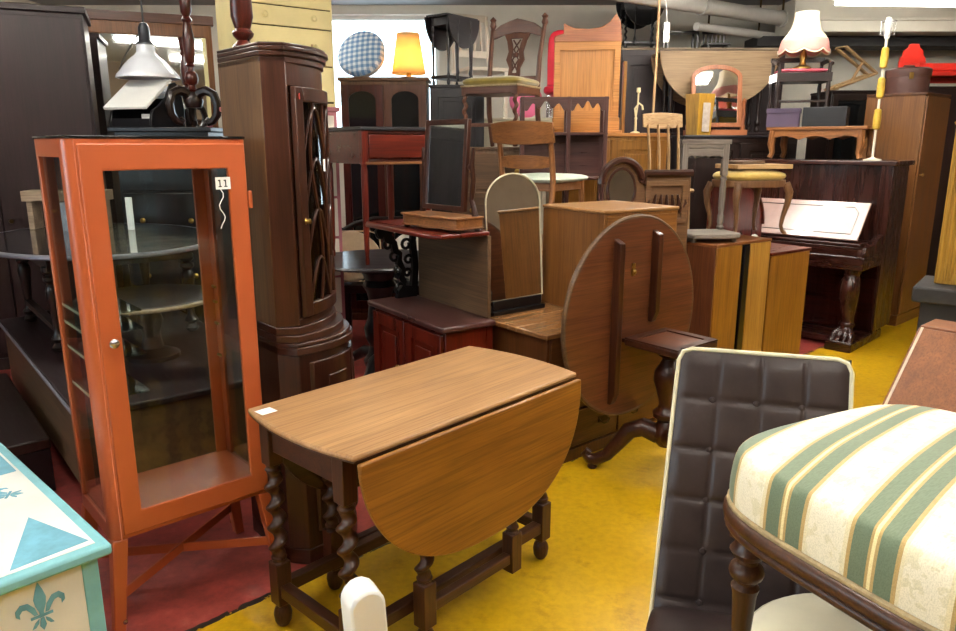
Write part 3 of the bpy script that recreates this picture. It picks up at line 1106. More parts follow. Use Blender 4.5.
# ------------------------------------------------------------------ mahogany chiffonier with a shelf on scroll brackets
rzc = math.degrees(math.atan2(-.82, .57))
t = thing('chiffonier', 'low red mahogany two-door cabinet with raised shelf on carved black brackets', 'cabinet', (-.563, 3.722, 0), rzc)
L, D, H = .72, .28, .70
RM, RMz = W('redmahog', 'x'), W('redmahog', 'z')
obj('body', MB().b(.015, L - .015, .02, D, .07, H - .03), RMz, t)
obj('plinth', MB().b(0, L, .005, D, 0, .07), RM, t)
obj('top', MB().b(-.012, L + .012, -.012, D, H - .028, H), W('purplewood', 'x'), t, bev=.008)
for x0, x1, kx in ((.03, L / 2 - .004, L / 2 - .03), (L / 2 + .004, L - .03, L / 2 + .03)):
    panel_door('door', t, RMz, x0, x1, .02, .09, H - .045, .022, .065, knob=.42, kx=kx)
obj('back_panel', MB().b(.06, L - .03, D - .02, D, H, 1.085), W('dullbrown', 'x'), t)
zs = 1.105
obj('shelf', MB().prism([(-.05, .02), (.02, -.02), (L - .12, -.02), (L - .04, .02), (L - .04, D), (-.05, D)], 'z', zs - .022, zs), W('redmahog', 'x'), t, bev=.007)
def bracket(x):
    m = MB()
    # scrolled outline in the y-z plane
    pts = [(.34, .70), (.36, .86), (.34, 1.0), (.36, 1.083), (.06, 1.083), (.035, 1.06), (.05, 1.03), (.09, 1.03), (.10, 1.0), (.15, .985), (.16, .94), (.20, .93), (.185, .88), (.22, .85), (.20, .80), (.235, .77), (.20, .74), (.18, .70)]
    inn = [(.30, .76), (.315, .86), (.30, .97), (.31, 1.04), (.17, 1.05), (.15, 1.04), (.16, 1.03), (.165, 1.025), (.17, 1.015), (.19, 1.0), (.20, .96), (.23, .94), (.225, .90), (.25, .86), (.24, .82), (.26, .79), (.25, .775), (.25, .765)]
    k_ = (D - .025) / .34
    pts = [(y * k_, z) for y, z in pts]
    inn = [(y * k_, z) for y, z in inn]
    m.ring(pts, inn, 'x', x, x + .028)
    for cy, cz, r in ((.075, 1.045, .03), (.125, .985, .026), (.175, .92, .028), (.21, .845, .03), (.215, .745, .034), (.27, .98, .03), (.285, .90, .024), (.275, .83, .022)):
        m.tube([(x + .014, cy * k_ + r * cosd(a) * (1 - a / 900), cz + r * sind(a) * (1 - a / 900)) for a in range(0, 420, 30)], .009, 6)
    obj('scroll_bracket', m, W('black', 'z'), t, bev=0)
bracket(.02)
# carved scroll beside the right door edge
# ------------------------------------------------------------------ toilet mirror on the shelf
ax = Vector((.57, -.82, 0)); dp = Vector((.82, .57, 0))
pc = Vector((-.563, 3.722, 0)) + ax * .47 + dp * .16
t = thing('toilet_mirror', 'dressing-table mirror on a serpentine base, standing on the red chiffonier shelf', 'mirror', (pc.x, pc.y, zs + .0005), rzc + 7)
def serp(g=0.):
    f = [(-.20 - g, -.085 - g), (-.15, -.10 - g), (-.09, -.085 - g), (0, -.115 - g), (.09, -.085 - g), (.15, -.10 - g), (.20 + g, -.085 - g)]
    return f + [(.20 + g, .07), (-.20 - g, .07)]
m = MB().prism(serp(), 'z', .018, .058).prism(serp(.008), 'z', .058, .068).prism(serp(.006), 'z', .012, .02)
obj('base', m, W('teak', 'x'), t)
for x in (-.18, .18):
    for y in (-.075, .055):
        obj('foot', MB().lathe([(.012, 0), (.016, .006), (.012, .012)], (x, y, 0), 12), W('dark', 'z'), t, bev=0)
tilt = T3((0, .02, .27)) @ rot(-4, 'X')
m = MB()
o_, i_ = (.152, .205), (.128, .181)
m.ring([(-o_[0], -o_[1]), (o_[0], -o_[1]), (o_[0], o_[1]), (-o_[0], o_[1])], [(-i_[0], -i_[1]), (i_[0], -i_[1]), (i_[0], i_[1]), (-i_[0], i_[1])], 'y', -.011, .011)
f = obj('mirror_frame', m, W('corner_dark', 'z'), t)
f.matrix_local = tilt @ T3((0, 0, .02))
obj('mirror_plate', MB().b(-i_[0], i_[0], -.004, .004, -i_[1], i_[1]), mirror(), f, bev=0)
for s in (-1, 1):
    m = MB()
    m.tube([(s * .192, .03, .068), (s * .186, .03, .10), (s * .168, .03, .14), (s * .176, .03, .18), (s * .182, .03, .23), (s * .172, .03, .29), (s * .178, .03, .34), (s * .182, .03, .37)], [.016, .013, .011, .013, .011, .013, .01, .006], 8)
    m.lathe([(.0, -.012), (.014, -.006), (.014, .006), (0, .012)], (0, 0, 0), 10, T3((s * .162, .03, .285)) @ rot(90, 'Y'))
    obj('swing_arm', m, W('corner_dark', 'z'), t, bev=0)

# ------------------------------------------------------------------ round black table, desk on it, settee behind
t = thing('round_table', 'round black pedestal table carrying the small mahogany desk', 'table', (-.64, 4.66, 0), 0)
BK = W('black', 'x')
obj('tabletop', MB().lathe([(0, .745), (.38, .745), (.425, .755), (.432, .765), (.425, .775), (0, .776)], (0, 0, 0), 48), W('greydark', 'x'), t, bev=0)
obj('column', MB().lathe([(.11, .06), (.12, .1), (.09, .14), (.075, .2), (.10, .25), (.11, .32), (.085, .38), (.07, .5), (.085, .56), (.11, .6), (.09, .64), (.12, .7), (.13, .745)], (0, 0, 0), 24), W('black', 'z'), t, bev=0)
for a in (20, 140, 260):
    obj('foot', MB().tube([(.06 * cosd(a), .06 * sind(a), .12), (.16 * cosd(a), .16 * sind(a), .13), (.27 * cosd(a), .27 * sind(a), .07), (.34 * cosd(a), .34 * sind(a), .033)], [.045, .04, .033, .03], 10), BK, t, bev=0)
rzd = 36.9
cd = corner(-.675, 4.36, rzd, .48, .50)
t = thing('writing_desk', 'small red mahogany desk with one drawer standing on a round black table', 'desk', (cd[0], cd[1], .7765), rzd)
w, d, h = .48, .50, .815
obj('top', MB().b(-w / 2 - .012, w / 2 + .012, -d / 2 - .012, d / 2 + .012, h - .022, h), W('greydark', 'x'), t, bev=.005)
m = MB().b(-w / 2 + .003, -w / 2 + .02, -d / 2 + .03, d / 2 - .03, .60, h - .022).b(w / 2 - .02, w / 2 - .003, -d / 2 + .03, d / 2 - .03, .60, h - .022).b(-w / 2 + .03, w / 2 - .03, d / 2 - .02, d / 2 - .004, .60, h - .022)
m.b(-w / 2 + .03, w / 2 - .03, -d / 2 + .008, -d / 2 + .02, .60, .625).b(-w / 2 + .03, w / 2 - .03, -d / 2 + .008, -d / 2 + .02, h - .04, h - .022)
obj('apron', m, W('mahog', 'x'), t)
drawer(t, W('redmahog', 'x'), -w / 2 + .045, w / 2 - .045, -d / 2 + .012, .632, h - .045, .016, 0)
obj('bottom_moulding', MB().b(-w / 2 + .02, w / 2 - .02, -d / 2 - .006, -d / 2 + .01, .595, .612), W('teak', 'x'), t)
for x in (-1, 1):
    for y in (-1, 1):
        m = MB().c(x * (w / 2 - .02), y * (d / 2 - .02), .70, .042, .042, .20)
        m.lathe([(.012, 0), (.014, .03), (.011, .05), (.016, .10), (.02, .3), (.021, .56), (.017, .585), (.022, .6)], (x * (w / 2 - .02), y * (d / 2 - .02), 0), 8)
        obj('leg', m, W('redmahog', 'z'), t)
# settee with cushions behind the round table
t = thing('settee', 'dark wooden settee behind the round black table', 'settee', (-.70, 5.72, 0), 0)
obj('seat', MB().b(-.42, .42, -.24, .26, .38, .44), W('dark', 'x'), t)
m = MB().tube([(-.41, .22, .80), (-.3, .23, .86), (-.15, .23, .90), (.15, .23, .90), (.3, .23, .86), (.41, .22, .80)], .022, 8)
obj('top_rail', m, W('dark', 'x'), t, bev=0)
for x in (-.4, -.2, 0, .2, .4):
    obj('back_slat', MB().b(x - .02, x + .02, .21, .24, .44, .83), W('dark', 'z'), t)
for x in (-.38, .38):
    for y in (-.21, .22):
        obj('leg', MB().c(x, y, .19, .05, .05, .38), W('dark', 'z'), t)
CUS = P('beige_cushion_cloth', 'c7ae8c', .85, 0, .08, 18, 0, .1, .3, .3)
CUW = P('white_cushion_cloth', 'ddd5c8', .85, 0, .1, 8, 0, .1, .3, .3)
def cushion(loc, rz, mt, label):
    o = obj('cushion', MB().pad(0, 0, 0, .46, .15, .40, 5, 40, 14, 1.7, rot(-14, 'X')), mt, bev=0, smooth=70)
    tag(o, label, 'cushion', None, loc, rz)
    obj('piping', MB().tube([(p[0], 0, p[1]) for p in [(.225 * math.copysign(abs(cosd(a)) ** .4, cosd(a)), .195 * math.copysign(abs(sind(a)) ** .4, sind(a))) for a in range(0, 360, 10)]], .006, 6, rot(-14, 'X'), closed=True), mt, o, bev=0)
cushion((-.98, 5.62, .644), 8, CUS, 'beige cushion on the dark settee behind the desk legs')
cushion((-.48, 5.66, .644), -4, CUW, 'white cushion on the dark settee, next to the beige one')

# ------------------------------------------------------------------ chest with glossy top, mirror and box on it
rzh = 39.3
hc = Vector((.31, 3.17, 0)); ha = Vector((cosd(rzh), sind(rzh), 0)); hd = Vector((-sind(rzh), cosd(rzh), 0))
t = thing('chest_of_drawers', 'low brown chest of drawers with glossy top, behind the tilted oval table', 'chest of drawers', corner(hc.x, hc.y, rzh, 1.0, .55), rzh)
carcass(t, 1.0, .55, .66, W('chest', 'z'), W('chesttop', 'x'), .02, .024, .06)
for i in range(3):
    z0 = .075 + .19 * i
    for s in (0, 1):
        drawer(t, W('chest', 'x'), -.485 + .49 * s, -.005 + .49 * s, -.275, z0, z0 + .18, .015, 2, BRONZE, 'bail')
rzb = 33.
bc = corner(.60, 3.475, rzb, .50, .47)
t = thing('box_cabinet', 'plain amber box cabinet with pale top, on the chest behind the oval tilted tabletop', 'cabinet', (bc[0], bc[1], .661), rzb)
obj('body', MB().b(-.25, .25, -.235, .235, 0, .505), W('box', 'z'), t)
obj('top', MB().b(-.256, .256, -.241, .238, .505, .523), W('boxtop', 'x'), t, bev=.006)
obj('front_panel', MB().b(-.235, .235, -.241, -.235, .015, .49), W('box', 'x'), t, bev=.001)
# arched cheval mirror on the chest
mc = hc + ha * .205 + hd * .43
t = thing('arched_mirror', 'frameless arched mirror on black scroll arms, standing on the chest beside the box cabinet', 'mirror', (mc.x, mc.y, .661), rzh - 2)
arch_o = [(-.175, .07), (.175, .07), (.175, .55)] + arc(0, .55, .175, 0, 180, 20, .14)[1:]
g = obj('mirror_plate', MB().prism(arch_o, 'y', -.004, .004, rot(-4, 'X')), mirror(), t, bev=.002)
ed = [(x * 1.0, -.005, z) for x, z in arch_o]
obj('bevel_edge', MB().tube([rot(-4, 'X') @ Vector(p) for p in ed], .0045, 6, closed=True), P('mirror_edge', 'cfc6a8', .3, .3), t, bev=0)
obj('back_board', MB().prism([(x * .96, .07 + (z - .07) * .985) for x, z in arch_o], 'y', .005, .014, rot(-4, 'X')), W('black', 'z'), t, bev=0)
m = MB().b(-.17, .17, -.03, .05, 0, .022).b(-.16, .16, -.012, .02, .022, .07)
obj('stand', m, W('black', 'x'), t)
m = MB()
m.tube([(-.19, .0, .032), (-.222, -.02, .06), (-.205, -.02, .12), (-.235, -.02, .17), (-.21, -.01, .23), (-.2, 0, .30)], [.03, .03, .025, .026, .018, .01], 8)
m.tube([(-.215 + .03 * cosd(a), 0, .06 + .03 * sind(a)) for a in range(0, 361, 30)], .013, 6)
obj('scroll_arm', m, W('black', 'z'), t, bev=0)

# ------------------------------------------------------------------ tilt-top table
bx, by = .846, 3.09
t = thing('tilt_top_table', 'oval tilt-top pedestal table with its top tipped upright, showing two battens', 'table', (bx, by, 0), rzh)
DM = W('disc', 'x')
m = MB()
R = .448
dcx, dcz = -.05, .735
el = [(dcx + R * .985 * cosd(a), dcz + R * sind(a)) for a in range(0, 360, 5)]
m.prism(el, 'y', .168, .19)
tp = obj('tabletop', m, W('disc', 'x'), t, bev=.006)
obj('top_edge', MB().tube([(x, .179, z) for x, z in el], .0125, 8, closed=True, flat=.9), W('dullbrown', 'x'), tp, bev=0)
for x, z0, z1 in ((-.195, .36, 1.10), (.065, .70, 1.12)):
    pts = [(.168, z0), (.168, z1), (.13, z1 - .02), (.128, z1 - .05), (.128, z0 + .05), (.15, z0)]
    obj('batten', MB().prism(pts, 'x', x - .017, x + .017), W('discdark', 'z'), tp)
obj('latch', MB().c(-.075, .164, .955, .018, .008, .055).lathe([(.010, 0), (.012, .006), (.006, .012)], (0, 0, 0), 12, T3((-.075, .162, .945)) @ rot(90, 'X')), BRASS, tp, bev=.001)
m = MB().b(-.145, .145, -.14, .14, .625, .655)
blk = obj('block', m, W('discdark', 'x'), t, bev=.005)
obj('block_rim', MB().ring([(-.145, -.14), (.145, -.14), (.145, .14), (-.145, .14)], [(-.105, -.10), (.105, -.10), (.105, .10), (-.105, .10)], 'z', .655, .663), W('discdark', 'x'), blk, bev=.002)
obj('block_panel', MB().b(-.105, .105, -.10, .10, .6552, .657), W('disc', 'y'), blk, bev=0)
obj('hinge_bar', MB().b(-.13, .13, .14, .168, .632, .650), W('discdark', 'x'), t)
obj('column', MB().lathe([(.03, .16), (.055, .19), (.06, .22), (.045, .26), (.035, .28), (.06, .30), (.062, .32), (.04, .34), (.035, .36), (.05, .42), (.066, .47), (.062, .51), (.04, .55), (.03, .57), (.05, .585), (.03, .60), (.055, .625)], (0, 0, 0), 24), W('discdark', 'z'), t, bev=0)
for a in (160 - rzh, 285 - rzh, 40 - rzh):
    c_, s_ = cosd(a), sind(a)
    m = MB()
    path = [(.03, .21), (.10, .235), (.16, .21), (.21, .14), (.26, .075), (.31, .045), (.345, .045), (.362, .066), (.35, .085), (.333, .075)]
    m.tube([(r * c_, r * s_, z) for r, z in path], [.045, .045, .04, .034, .03, .03, .026, .02, .016, .01], 10)
    m.lathe([(.018, 0), (.024, .008), (.02, .02)], (.325 * c_, .325 * s_, 0), 12)
    obj('scroll_foot', m, W('discdark', 'x'), t, bev=0)

# ------------------------------------------------------------------ amber cabinet with black strip + lower amber cabinet
rza = 36.5
w, d, h = .57, .42, .90
t = thing('amber_cabinet', 'amber veneered cabinet with a black vertical strip, behind the leather chair', 'cabinet', corner(1.432, 4.373, rza, w, d), rza)
obj('body', MB().b(-w / 2, w / 2, -d / 2, d / 2, 0, h - .018), W('disc', 'z'), t)
obj('top', MB().b(-w / 2 - .004, w / 2 + .004, -d / 2 - .012, d / 2, h - .018, h), W('redbrown', 'x'), t)
obj('door', MB().b(-w / 2 + .004, -.03, -d / 2 - .012, -d / 2, .01, h - .02), W('amber', 'z'), t)
obj('black_strip', MB().b(-.03, .062, -d / 2 - .006, -d / 2, .01, h - .02).b(-.012, .04, -d / 2 - .022, -d / 2 - .006, .03, h - .03), P('black_gloss', '0c0b0c', .25), t)
obj('door', MB().b(.062, w / 2 - .004, -d / 2 - .012, -d / 2, .01, h - .02), W('amberlight', 'z'), t)
w2, d2, h2 = .47, .42, .80
t = thing('amber_cabinet', 'lower amber cabinet with red-brown top, between the tall amber one and the piano', 'cabinet', corner(1.432 + (w + .012) * cosd(rza), 4.373 + (w + .012) * sind(rza), rza, w2, d2), rza)
obj('body', MB().b(-w2 / 2, w2 / 2, -d2 / 2, d2 / 2, 0, h2 - .02), W('disc', 'z'), t)
obj('top', MB().b(-w2 / 2, w2 / 2 + .012, -d2 / 2 - .015, d2 / 2, h2 - .02, h2), W('redmahog', 'x'), t)
obj('door', MB().b(-w2 / 2 + .003, w2 / 2 - .003, -d2 / 2 - .012, -d2 / 2, .01, h2 - .022), W('amber', 'z'), t)
# ================================================================== ON AND BEHIND THE AMBER CABINETS
o = tag(obj('china_ornament', MB().lathe([(.012, 0), (.016, .012), (.014, .03), (.026, .045), (.029, .065), (.018, .082), (0, .088)], (0, 0, 0), 14), WHITE, bev=0), 'small white china ornament on the lower amber cabinet', 'ornament', None, (1.905, 5.02, .8005), 0)

# grey gothic chair standing on the tall amber cabinet
t = thing('gothic_chair', 'grey-washed low chair with pierced top rail, standing on the tall amber cabinet', 'chair', (1.44, 4.61, .901), 8)
GW, GWz = W('greywash', 'x'), W('greywash', 'z')
m = MB()
m.prism([(-.17, -.12), (-.14, -.155), (0, -.175), (.14, -.155), (.17, -.12), (.17, .12), (-.17, .12)], 'z', .025, .055)
obj('seat', m, GW, t, bev=.006)
for x, y in ((-.13, -.11), (.13, -.11), (-.14, .09), (.14, .09)):
    obj('foot', MB().lathe([(.014, 0), (.02, .01), (.016, .026)], (x, y, 0), 10), GWz, t, bev=0)
for s in (-1, 1):
    m = MB()
    m.lathe([(.018, .055), (.024, .07), (.016, .085), (.022, .10), (.022, .14), (.015, .16), (.02, .19), (.022, .32), (.017, .36), (.023, .375), (.015, .39), (.02, .40)], (s * .135, .09, 0), 12)
    m.c(s * .135, .09, .50, .038, .034, .21)
    obj('post', m, GWz, t)
m = MB().b(-.165, .165, .07, .112, .590, .618)
m.b(-.155, .155, .075, .108, .565, .592)
sc_ = [(-.118, .565), (-.118, .50)]
for i in range(5):
    x0 = -.118 + .236 * i / 5
    sc_ += [(x0 + .236 / 5 * q, .495 + .022 * math.sin(PI * q)) for q in (.1, .3, .5, .7, .9)]
sc_ += [(.118, .50), (.118, .565)]
m.prism(sc_[::-1], 'y', .08, .102)
obj('top_rail', m, GW, t)
# louis style stool with yellow seat
t = thing('cabriole_stool', 'cabriole-legged stool with yellow seat, standing on the amber cabinets', 'stool', (1.80, 4.93, .901), 22)
LW = W('louis', 'z')
t.location.z = .901
YS = P('yellow_seat_cloth', 'b89a4e', .8, 0, .12, 20, 0, .1, .3, .2)
m = MB()
hw, hd_ = .24, .17
oval = [(hw * math.copysign(abs(cosd(a)) ** .7, cosd(a)), hd_ * math.copysign(abs(sind(a)) ** .7, sind(a))) for a in range(0, 360, 8)]
m.prism(oval, 'z', .315, .362)
obj('seat_rail', m, LW, t, bev=.006)
obj('seat_cushion', MB().pad(0, 0, .385, .47, .335, .09, 3, 40, 12, 2.4), YS, t, bev=0)
for sx in (-1, 1):
    for sy in (-1, 1):
        ox, oy = sx * .195, sy * .13
        m = MB().tube([(ox, oy, .34), (ox + sx * .022, oy + sy * .015, .28), (ox + sx * .018, oy + sy * .012, .21), (ox - sx * .002, oy, .12), (ox - sx * .008, oy - sy * .004, .06), (ox + sx * .004, oy + sy * .003, .022), (ox + sx * .02, oy + sy * .012, .010)], [.026, .026, .02, .015, .012, .012, .013], 10)
        m.lathe([(.012, 0), (.016, .006), (.012, .014)], (ox + sx * .018, oy + sy * .011, 0), 10)
        obj('leg', m, LW, t, bev=0)
# flat cane-seated frame lying on it
t = thing('loose_seat_frame', 'pale loose wooden seat frame lying on the yellow stool', 'seat frame', (1.83, 4.95, 1.334), 12)
obj('frame', MB().ring([(-.20, -.14), (.20, -.14), (.20, .14), (-.20, .14)], [(-.15, -.09), (.15, -.09), (.15, .09), (-.15, .09)], 'z', 0, .028), W('palewood', 'x'), t)
obj('panel', MB().b(-.15, .15, -.09, .09, .008, .018), W('tan', 'x'), t, bev=0)
t = tag(obj('book', MB().b(-.11, .11, -.07, .07, 0, .022), P('brown_book_cover', '5b4636', .6, 0, .1)), 'thin brown book on the loose seat frame', 'book', None, (1.77, 4.94, 1.3625), 30)
# mahogany bed end with curved shoulder behind them
t = thing('bed_headboard', 'dark red mahogany headboard with curved shoulder, behind the yellow stool', 'headboard', (1.84, 5.37, 0), rza)
pts = [(-.24, 0), (.40, 0), (.40, .90)] + [(.40 - .30 * (1 - cosd(a)) * 1.0, .90 + .30 * sind(a)) for a in range(10, 91, 10)] + [(-.24, 1.20)]
obj('panel', MB().prism(pts, 'y', -.02, .02), W('redmahog', 'z'), t, bev=.006)
obj('edge_moulding', MB().tube([(p[0], -.022, p[1]) for p in pts[2:-1]], .014, 8), W('mahog', 'x'), t, bev=0)

# hall mirror back: arch with oval opening beside a carved panel
t = thing('overmantel', 'mahogany overmantel with round mirror under an arch, behind the amber box cabinet', 'mirror', (1.0, 4.36, 0), 10)
OB = W('corner_oak', 'x')
cxm = -.165
pts = [(-.265, 0), (.27, 0), (.27, 1.325), (-.03, 1.325)] + [(cxm + .10 * 1.0 * cosd(a) * 1.05, 1.29 + .105 * sind(a)) for a in (20, 40, 60, 80, 100, 120, 140, 160)] + [(-.265, 1.29)]
obj('panel', MB().prism(pts, 'y', 0, .025), OB, t, bev=.004)
arcp = [(cxm + .125 * cosd(a), -.012, 1.265 + .135 * sind(a)) for a in range(180, -1, -12)]
obj('arch_moulding', MB().tube(arcp + [(-.02, -.012, 1.325), (.27, -.012, 1.325)], .022, 8), W('corner_dark', 'x'), t, bev=0)
obj('mirror_plate', MB().prism([(cxm + .082 * cosd(a), 1.23 + .12 * sind(a)) for a in range(0, 360, 10)], 'y', -.008, -.001), mirror(), t, bev=0)
obj('mirror_rim', MB().tube([(cxm + .084 * cosd(a), -.006, 1.23 + .122 * sind(a)) for a in range(0, 360, 10)], .009, 8, closed=True), W('corner_dark', 'x'), t, bev=0)
m = MB().ring([(-.015, 1.03), (.25, 1.03), (.25, 1.28), (-.015, 1.28)], [(.02, 1.06), (.215, 1.06), (.215, 1.25), (.02, 1.25)], 'y', -.016, 0)
obj('carved_panel', m, OB, t)
m = MB()
for i in range(7):
    x = .12 + .028 * (i - 3)
    m.tube([(x, -.004, 1.09), (x + .012 * (i - 3), -.008, 1.15), (x + .006 * (i - 3), -.006, 1.20)], [.009, .013, .006], 6)
obj('leaf_carving', m, W('corner_dark', 'z'), t, bev=0)
for s in (-.25, .25):
    obj('brace', MB().b(s - .02, s + .02, .025, .16, 0, .04), OB, t)

# ------------------------------------------------------------------ mint chair on an oak table, whatnot behind
t = thing('oak_table', 'oak table carrying the mint-seated chair, hidden behind the amber box cabinet', 'table', (.44, 4.86, 0), 0)
obj('tabletop', MB().b(-.47, .47, -.37, .46, .82, .85), W('table_oak', 'x'), t)
obj('apron', MB().b(-.42, .42, -.33, .42, .73, .82), W('leaf_oak', 'x'), t)
for x in (-.41, .41):
    for y in (-.31, .40):
        obj('leg', MB().c(x, y, .37, .05, .05, .74), W('leg_oak', 'z'), t)
t = thing('dining_chair', 'teak rail-back dining chair with a pale mint seat', 'chair', (.395, 4.72, .854), 146)
# local: sitter looks towards -y; the back is at +y
TK, TKx = W('teak', 'z'), W('teak', 'x')
MINT = P('mint_seat_cloth', 'd3ddcb', .75, 0, .05, 14, 0, .06, .3, .2)
obj('seat', MB().pad(0, -.06, .425, .44, .48, .06, 8, 40, 10, 2.6), MINT, t, bev=0)
obj('seat_rail', MB().b(-.19, .19, -.22, .14, .355, .405), TKx, t)
for s in (-1, 1):
    m = MB().tube([(s * .185, -.215, .41), (s * .19, -.22, .2), (s * .195, -.225, 0)], [.018, .016, .012], 10)
    obj('leg', m, TK, t, bev=0)
    m = MB().tube([(s * .19, .26, 0), (s * .185, .19, .25), (s * .18, .16, .42), (s * .18, .19, .60), (s * .178, .235, .76)], [.013, .018, .019, .017, .012], 10)
    obj('rear_post', m, TK, t, bev=0)
def curved_rail(z0, z1, lean0, lean1, bow=.035, wd=.20, th=.016):
    m = MB()
    n = 12
    P_ = []
    for o_ in (0, th):
        for (z, ln) in ((z0, lean0), (z1, lean1)):
            P_.append([m.bm.verts.new((-wd + 2 * wd * i / n, ln + bow * (1 - (2 * i / n - 1) ** 2) + o_, z + (.012 * (1 - (2 * i / n - 1) ** 2) if z == z1 else -.012 * (1 - (2 * i / n - 1) ** 2)))) for i in range(n + 1)])
    a, b_, c_, d_ = P_
    for i in range(n):
        m.face([a[i], a[i + 1], b_[i + 1], b_[i]])
        m.face([c_[i + 1], c_[i], d_[i], d_[i + 1]])
        m.face([b_[i], b_[i + 1], d_[i + 1], d_[i]])
        m.face([a[i + 1], a[i], c_[i], c_[i + 1]])
    m.face([a[0], b_[0], d_[0], c_[0]]); m.face([b_[n], a[n], c_[n], d_[n]])
    return m
obj('top_rail', curved_rail(.645, .76, .205, .238, .04, .215), TKx, t)
obj('back_rail', curved_rail(.50, .56, .168, .178, .035, .175), TKx, t)
t = thing('whatnot', 'purple-brown whatnot stand with pierced fret gallery, behind the mint-seated chair', 'shelf', (.585, 5.20, .851), -2)
PW, PWz = W('purplewood', 'x'), W('purplewood', 'z')
for x in (-.28, .03, .28):
    for y in (-.10, .10):
        obj('post', MB().c(x, y, .475, .028, .028, .95), PWz, t)
for z in (.40, .70, .93):
    obj('shelf', MB().b(-.296, .296, -.114, .114, z, z + .018), PW, t)
def fret(x0, x1, y, z):
    pts = [(x0, z), (x0, z - .07)]
    n = 24
    for i in range(n + 1):
        q = i / n
        pts.append((x0 + .01 + (x1 - x0 - .02) * q, z - .04 - .022 * math.cos(q * 6 * PI) - .012 * math.cos(q * 2 * PI)))
    pts += [(x1, z - .07), (x1, z)]
    return MB().prism(pts[::-1], 'y', y, y + .012)
obj('fret_gallery', fret(-.266, .016, -.112, .93), PW, t, bev=0)
obj('fret_gallery', fret(.044, .266, -.112, .93), PW, t, bev=0)
obj('back_board', MB().b(-.27, .27, .086, .094, .42, .70), W('purplewood', 'x'), t)
obj('side_panel', MB().b(-.296, -.286, -.09, .09, .42, .92), PWz, t)

# ------------------------------------------------------------------ pine chest with pine dressing back; slat chair in front
t = thing('pine_cupboard', 'tall striped pine cupboard under the pine mirror back', 'cupboard', (.97, 5.74, 0), 0)
obj('body', MB().b(-.42, .42, -.24, .24, 0, 1.545), W('amber', 'z', .6), t)
obj('top', MB().b(-.43, .43, -.26, .25, 1.545, 1.57), W('pine', 'x'), t)
panel_door('door', t, W('amber', 'z', .6), -.41, -.005, -.24, .05, 1.52, .018, .07)
panel_door('door', t, W('amber', 'z', .6), .005, .41, -.24, .05, 1.52, .018, .07, knob=.9, kx=.04)
t = thing('pine_mirror_back', 'pine dressing-mirror back with scalloped crest, standing on the tall pine cupboard', 'mirror back', (.815, 5.74, 1.571), -4)
PN, PNx = W('pine', 'z'), W('pine', 'x')
obj('base', MB().b(-.27, .27, -.09, .12, 0, .022).b(-.25, .25, -.06, .10, .022, .115), PNx, t, bev=.005)
m = MB().ring([(-.245, .115), (.245, .115), (.245, .66), (-.245, .66)], [(-.20, .165), (.20, .165), (.20, .60), (-.20, .60)], 'y', -.015, .02)
obj('frame', m, PNx, t)
obj('panel', MB().b(-.20, .20, -.004, .008, .165, .60), W('palewood', 'z') if False else PN, t, bev=.001)
cr = [(-.25, .66), (-.245, .70)] + [(-.20 + .02 * math.cos(a), .72 + .0 * a) for a in (0,)] + [(-.18, .79), (-.15, .775), (-.10, .755), (0, .748), (.10, .762), (.16, .80), (.20, .855), (.235, .80), (.245, .72), (.25, .66)]
obj('crest', MB().prism(cr[::-1], 'y', -.012, .016), W('pinered', 'x'), t, bev=.004)
obj('side_wing', MB().prism([(-.02, .0), (.10, .0), (.10, .10), (.055, .14), (.055, .52), (-.02, .52)], 'x', .27, .295), W('amber', 'z'), t, bev=.004)
# brass swan-neck candle holder beside it
t = tag(obj('candle_holder', MB().lathe([(.035, 0), (.035, .008), (.01, .016), (.008, .10), (.012, .11), (.007, .12)], (0, 0, 0), 14).tube([(0, 0, .12), (-.01, 0, .18), (.02, 0, .22), (.045, 0, .20), (.05, 0, .17)], .007, 8).tube([(0, 0, .12), (.01, 0, .20), (.012, 0, .29)], .006, 8).lathe([(.006, .29), (.016, .30), (.014, .33)], (.012, 0, 0), 12), P('cream_enamel', 'd8cca0', .4), bev=0), 'cream swan-neck candle holder, right of the pine mirror back', 'candle holder', None, (1.19, 5.70, 1.571), 0)
t = thing('side_table', 'small dark table under the pale slat-back chair', 'table', (1.345, 5.235, 0), 0)
obj('tabletop', MB().b(-.16, .16, -.15, .15, .70, .725), W('dark', 'x'), t)
for x in (-.12, .12):
    for y in (-.12, .12):
        obj('leg', MB().c(x, y, .35, .04, .04, .70), W('dark', 'z'), t)
t = thing('slat_chair', 'pale beech kitchen chair back with four curved slats, behind the overmantel', 'chair', (1.345, 5.235, .7255), 4)
PL, PLx = W('palewood', 'z'), W('palewood', 'x')
obj('seat', MB().pad(0, 0, .45, .32, .28, .035, 6, 36, 8, 4), PLx, t, bev=0)
for x in (-.11, .11):
    for y in (-.10, .10):
        obj('leg', MB().tube([(x, y, .44), (x * 1.15, y * 1.15, 0)], [.016, .013], 10), PL, t, bev=0)
for i in range(4):
    x = -.105 + .07 * i
    obj('back_slat', MB().tube([(x * .95, .13, .46), (x, .12, .58), (x * 1.02, .14, .72), (x * 1.05, .19, .90)], [.016, .02, .019, .015], 10, flat=.5), PL, t, bev=0)
obj('top_rail', curved_rail(.885, .975, .185, .21, .03, .145, .022), PLx, t)

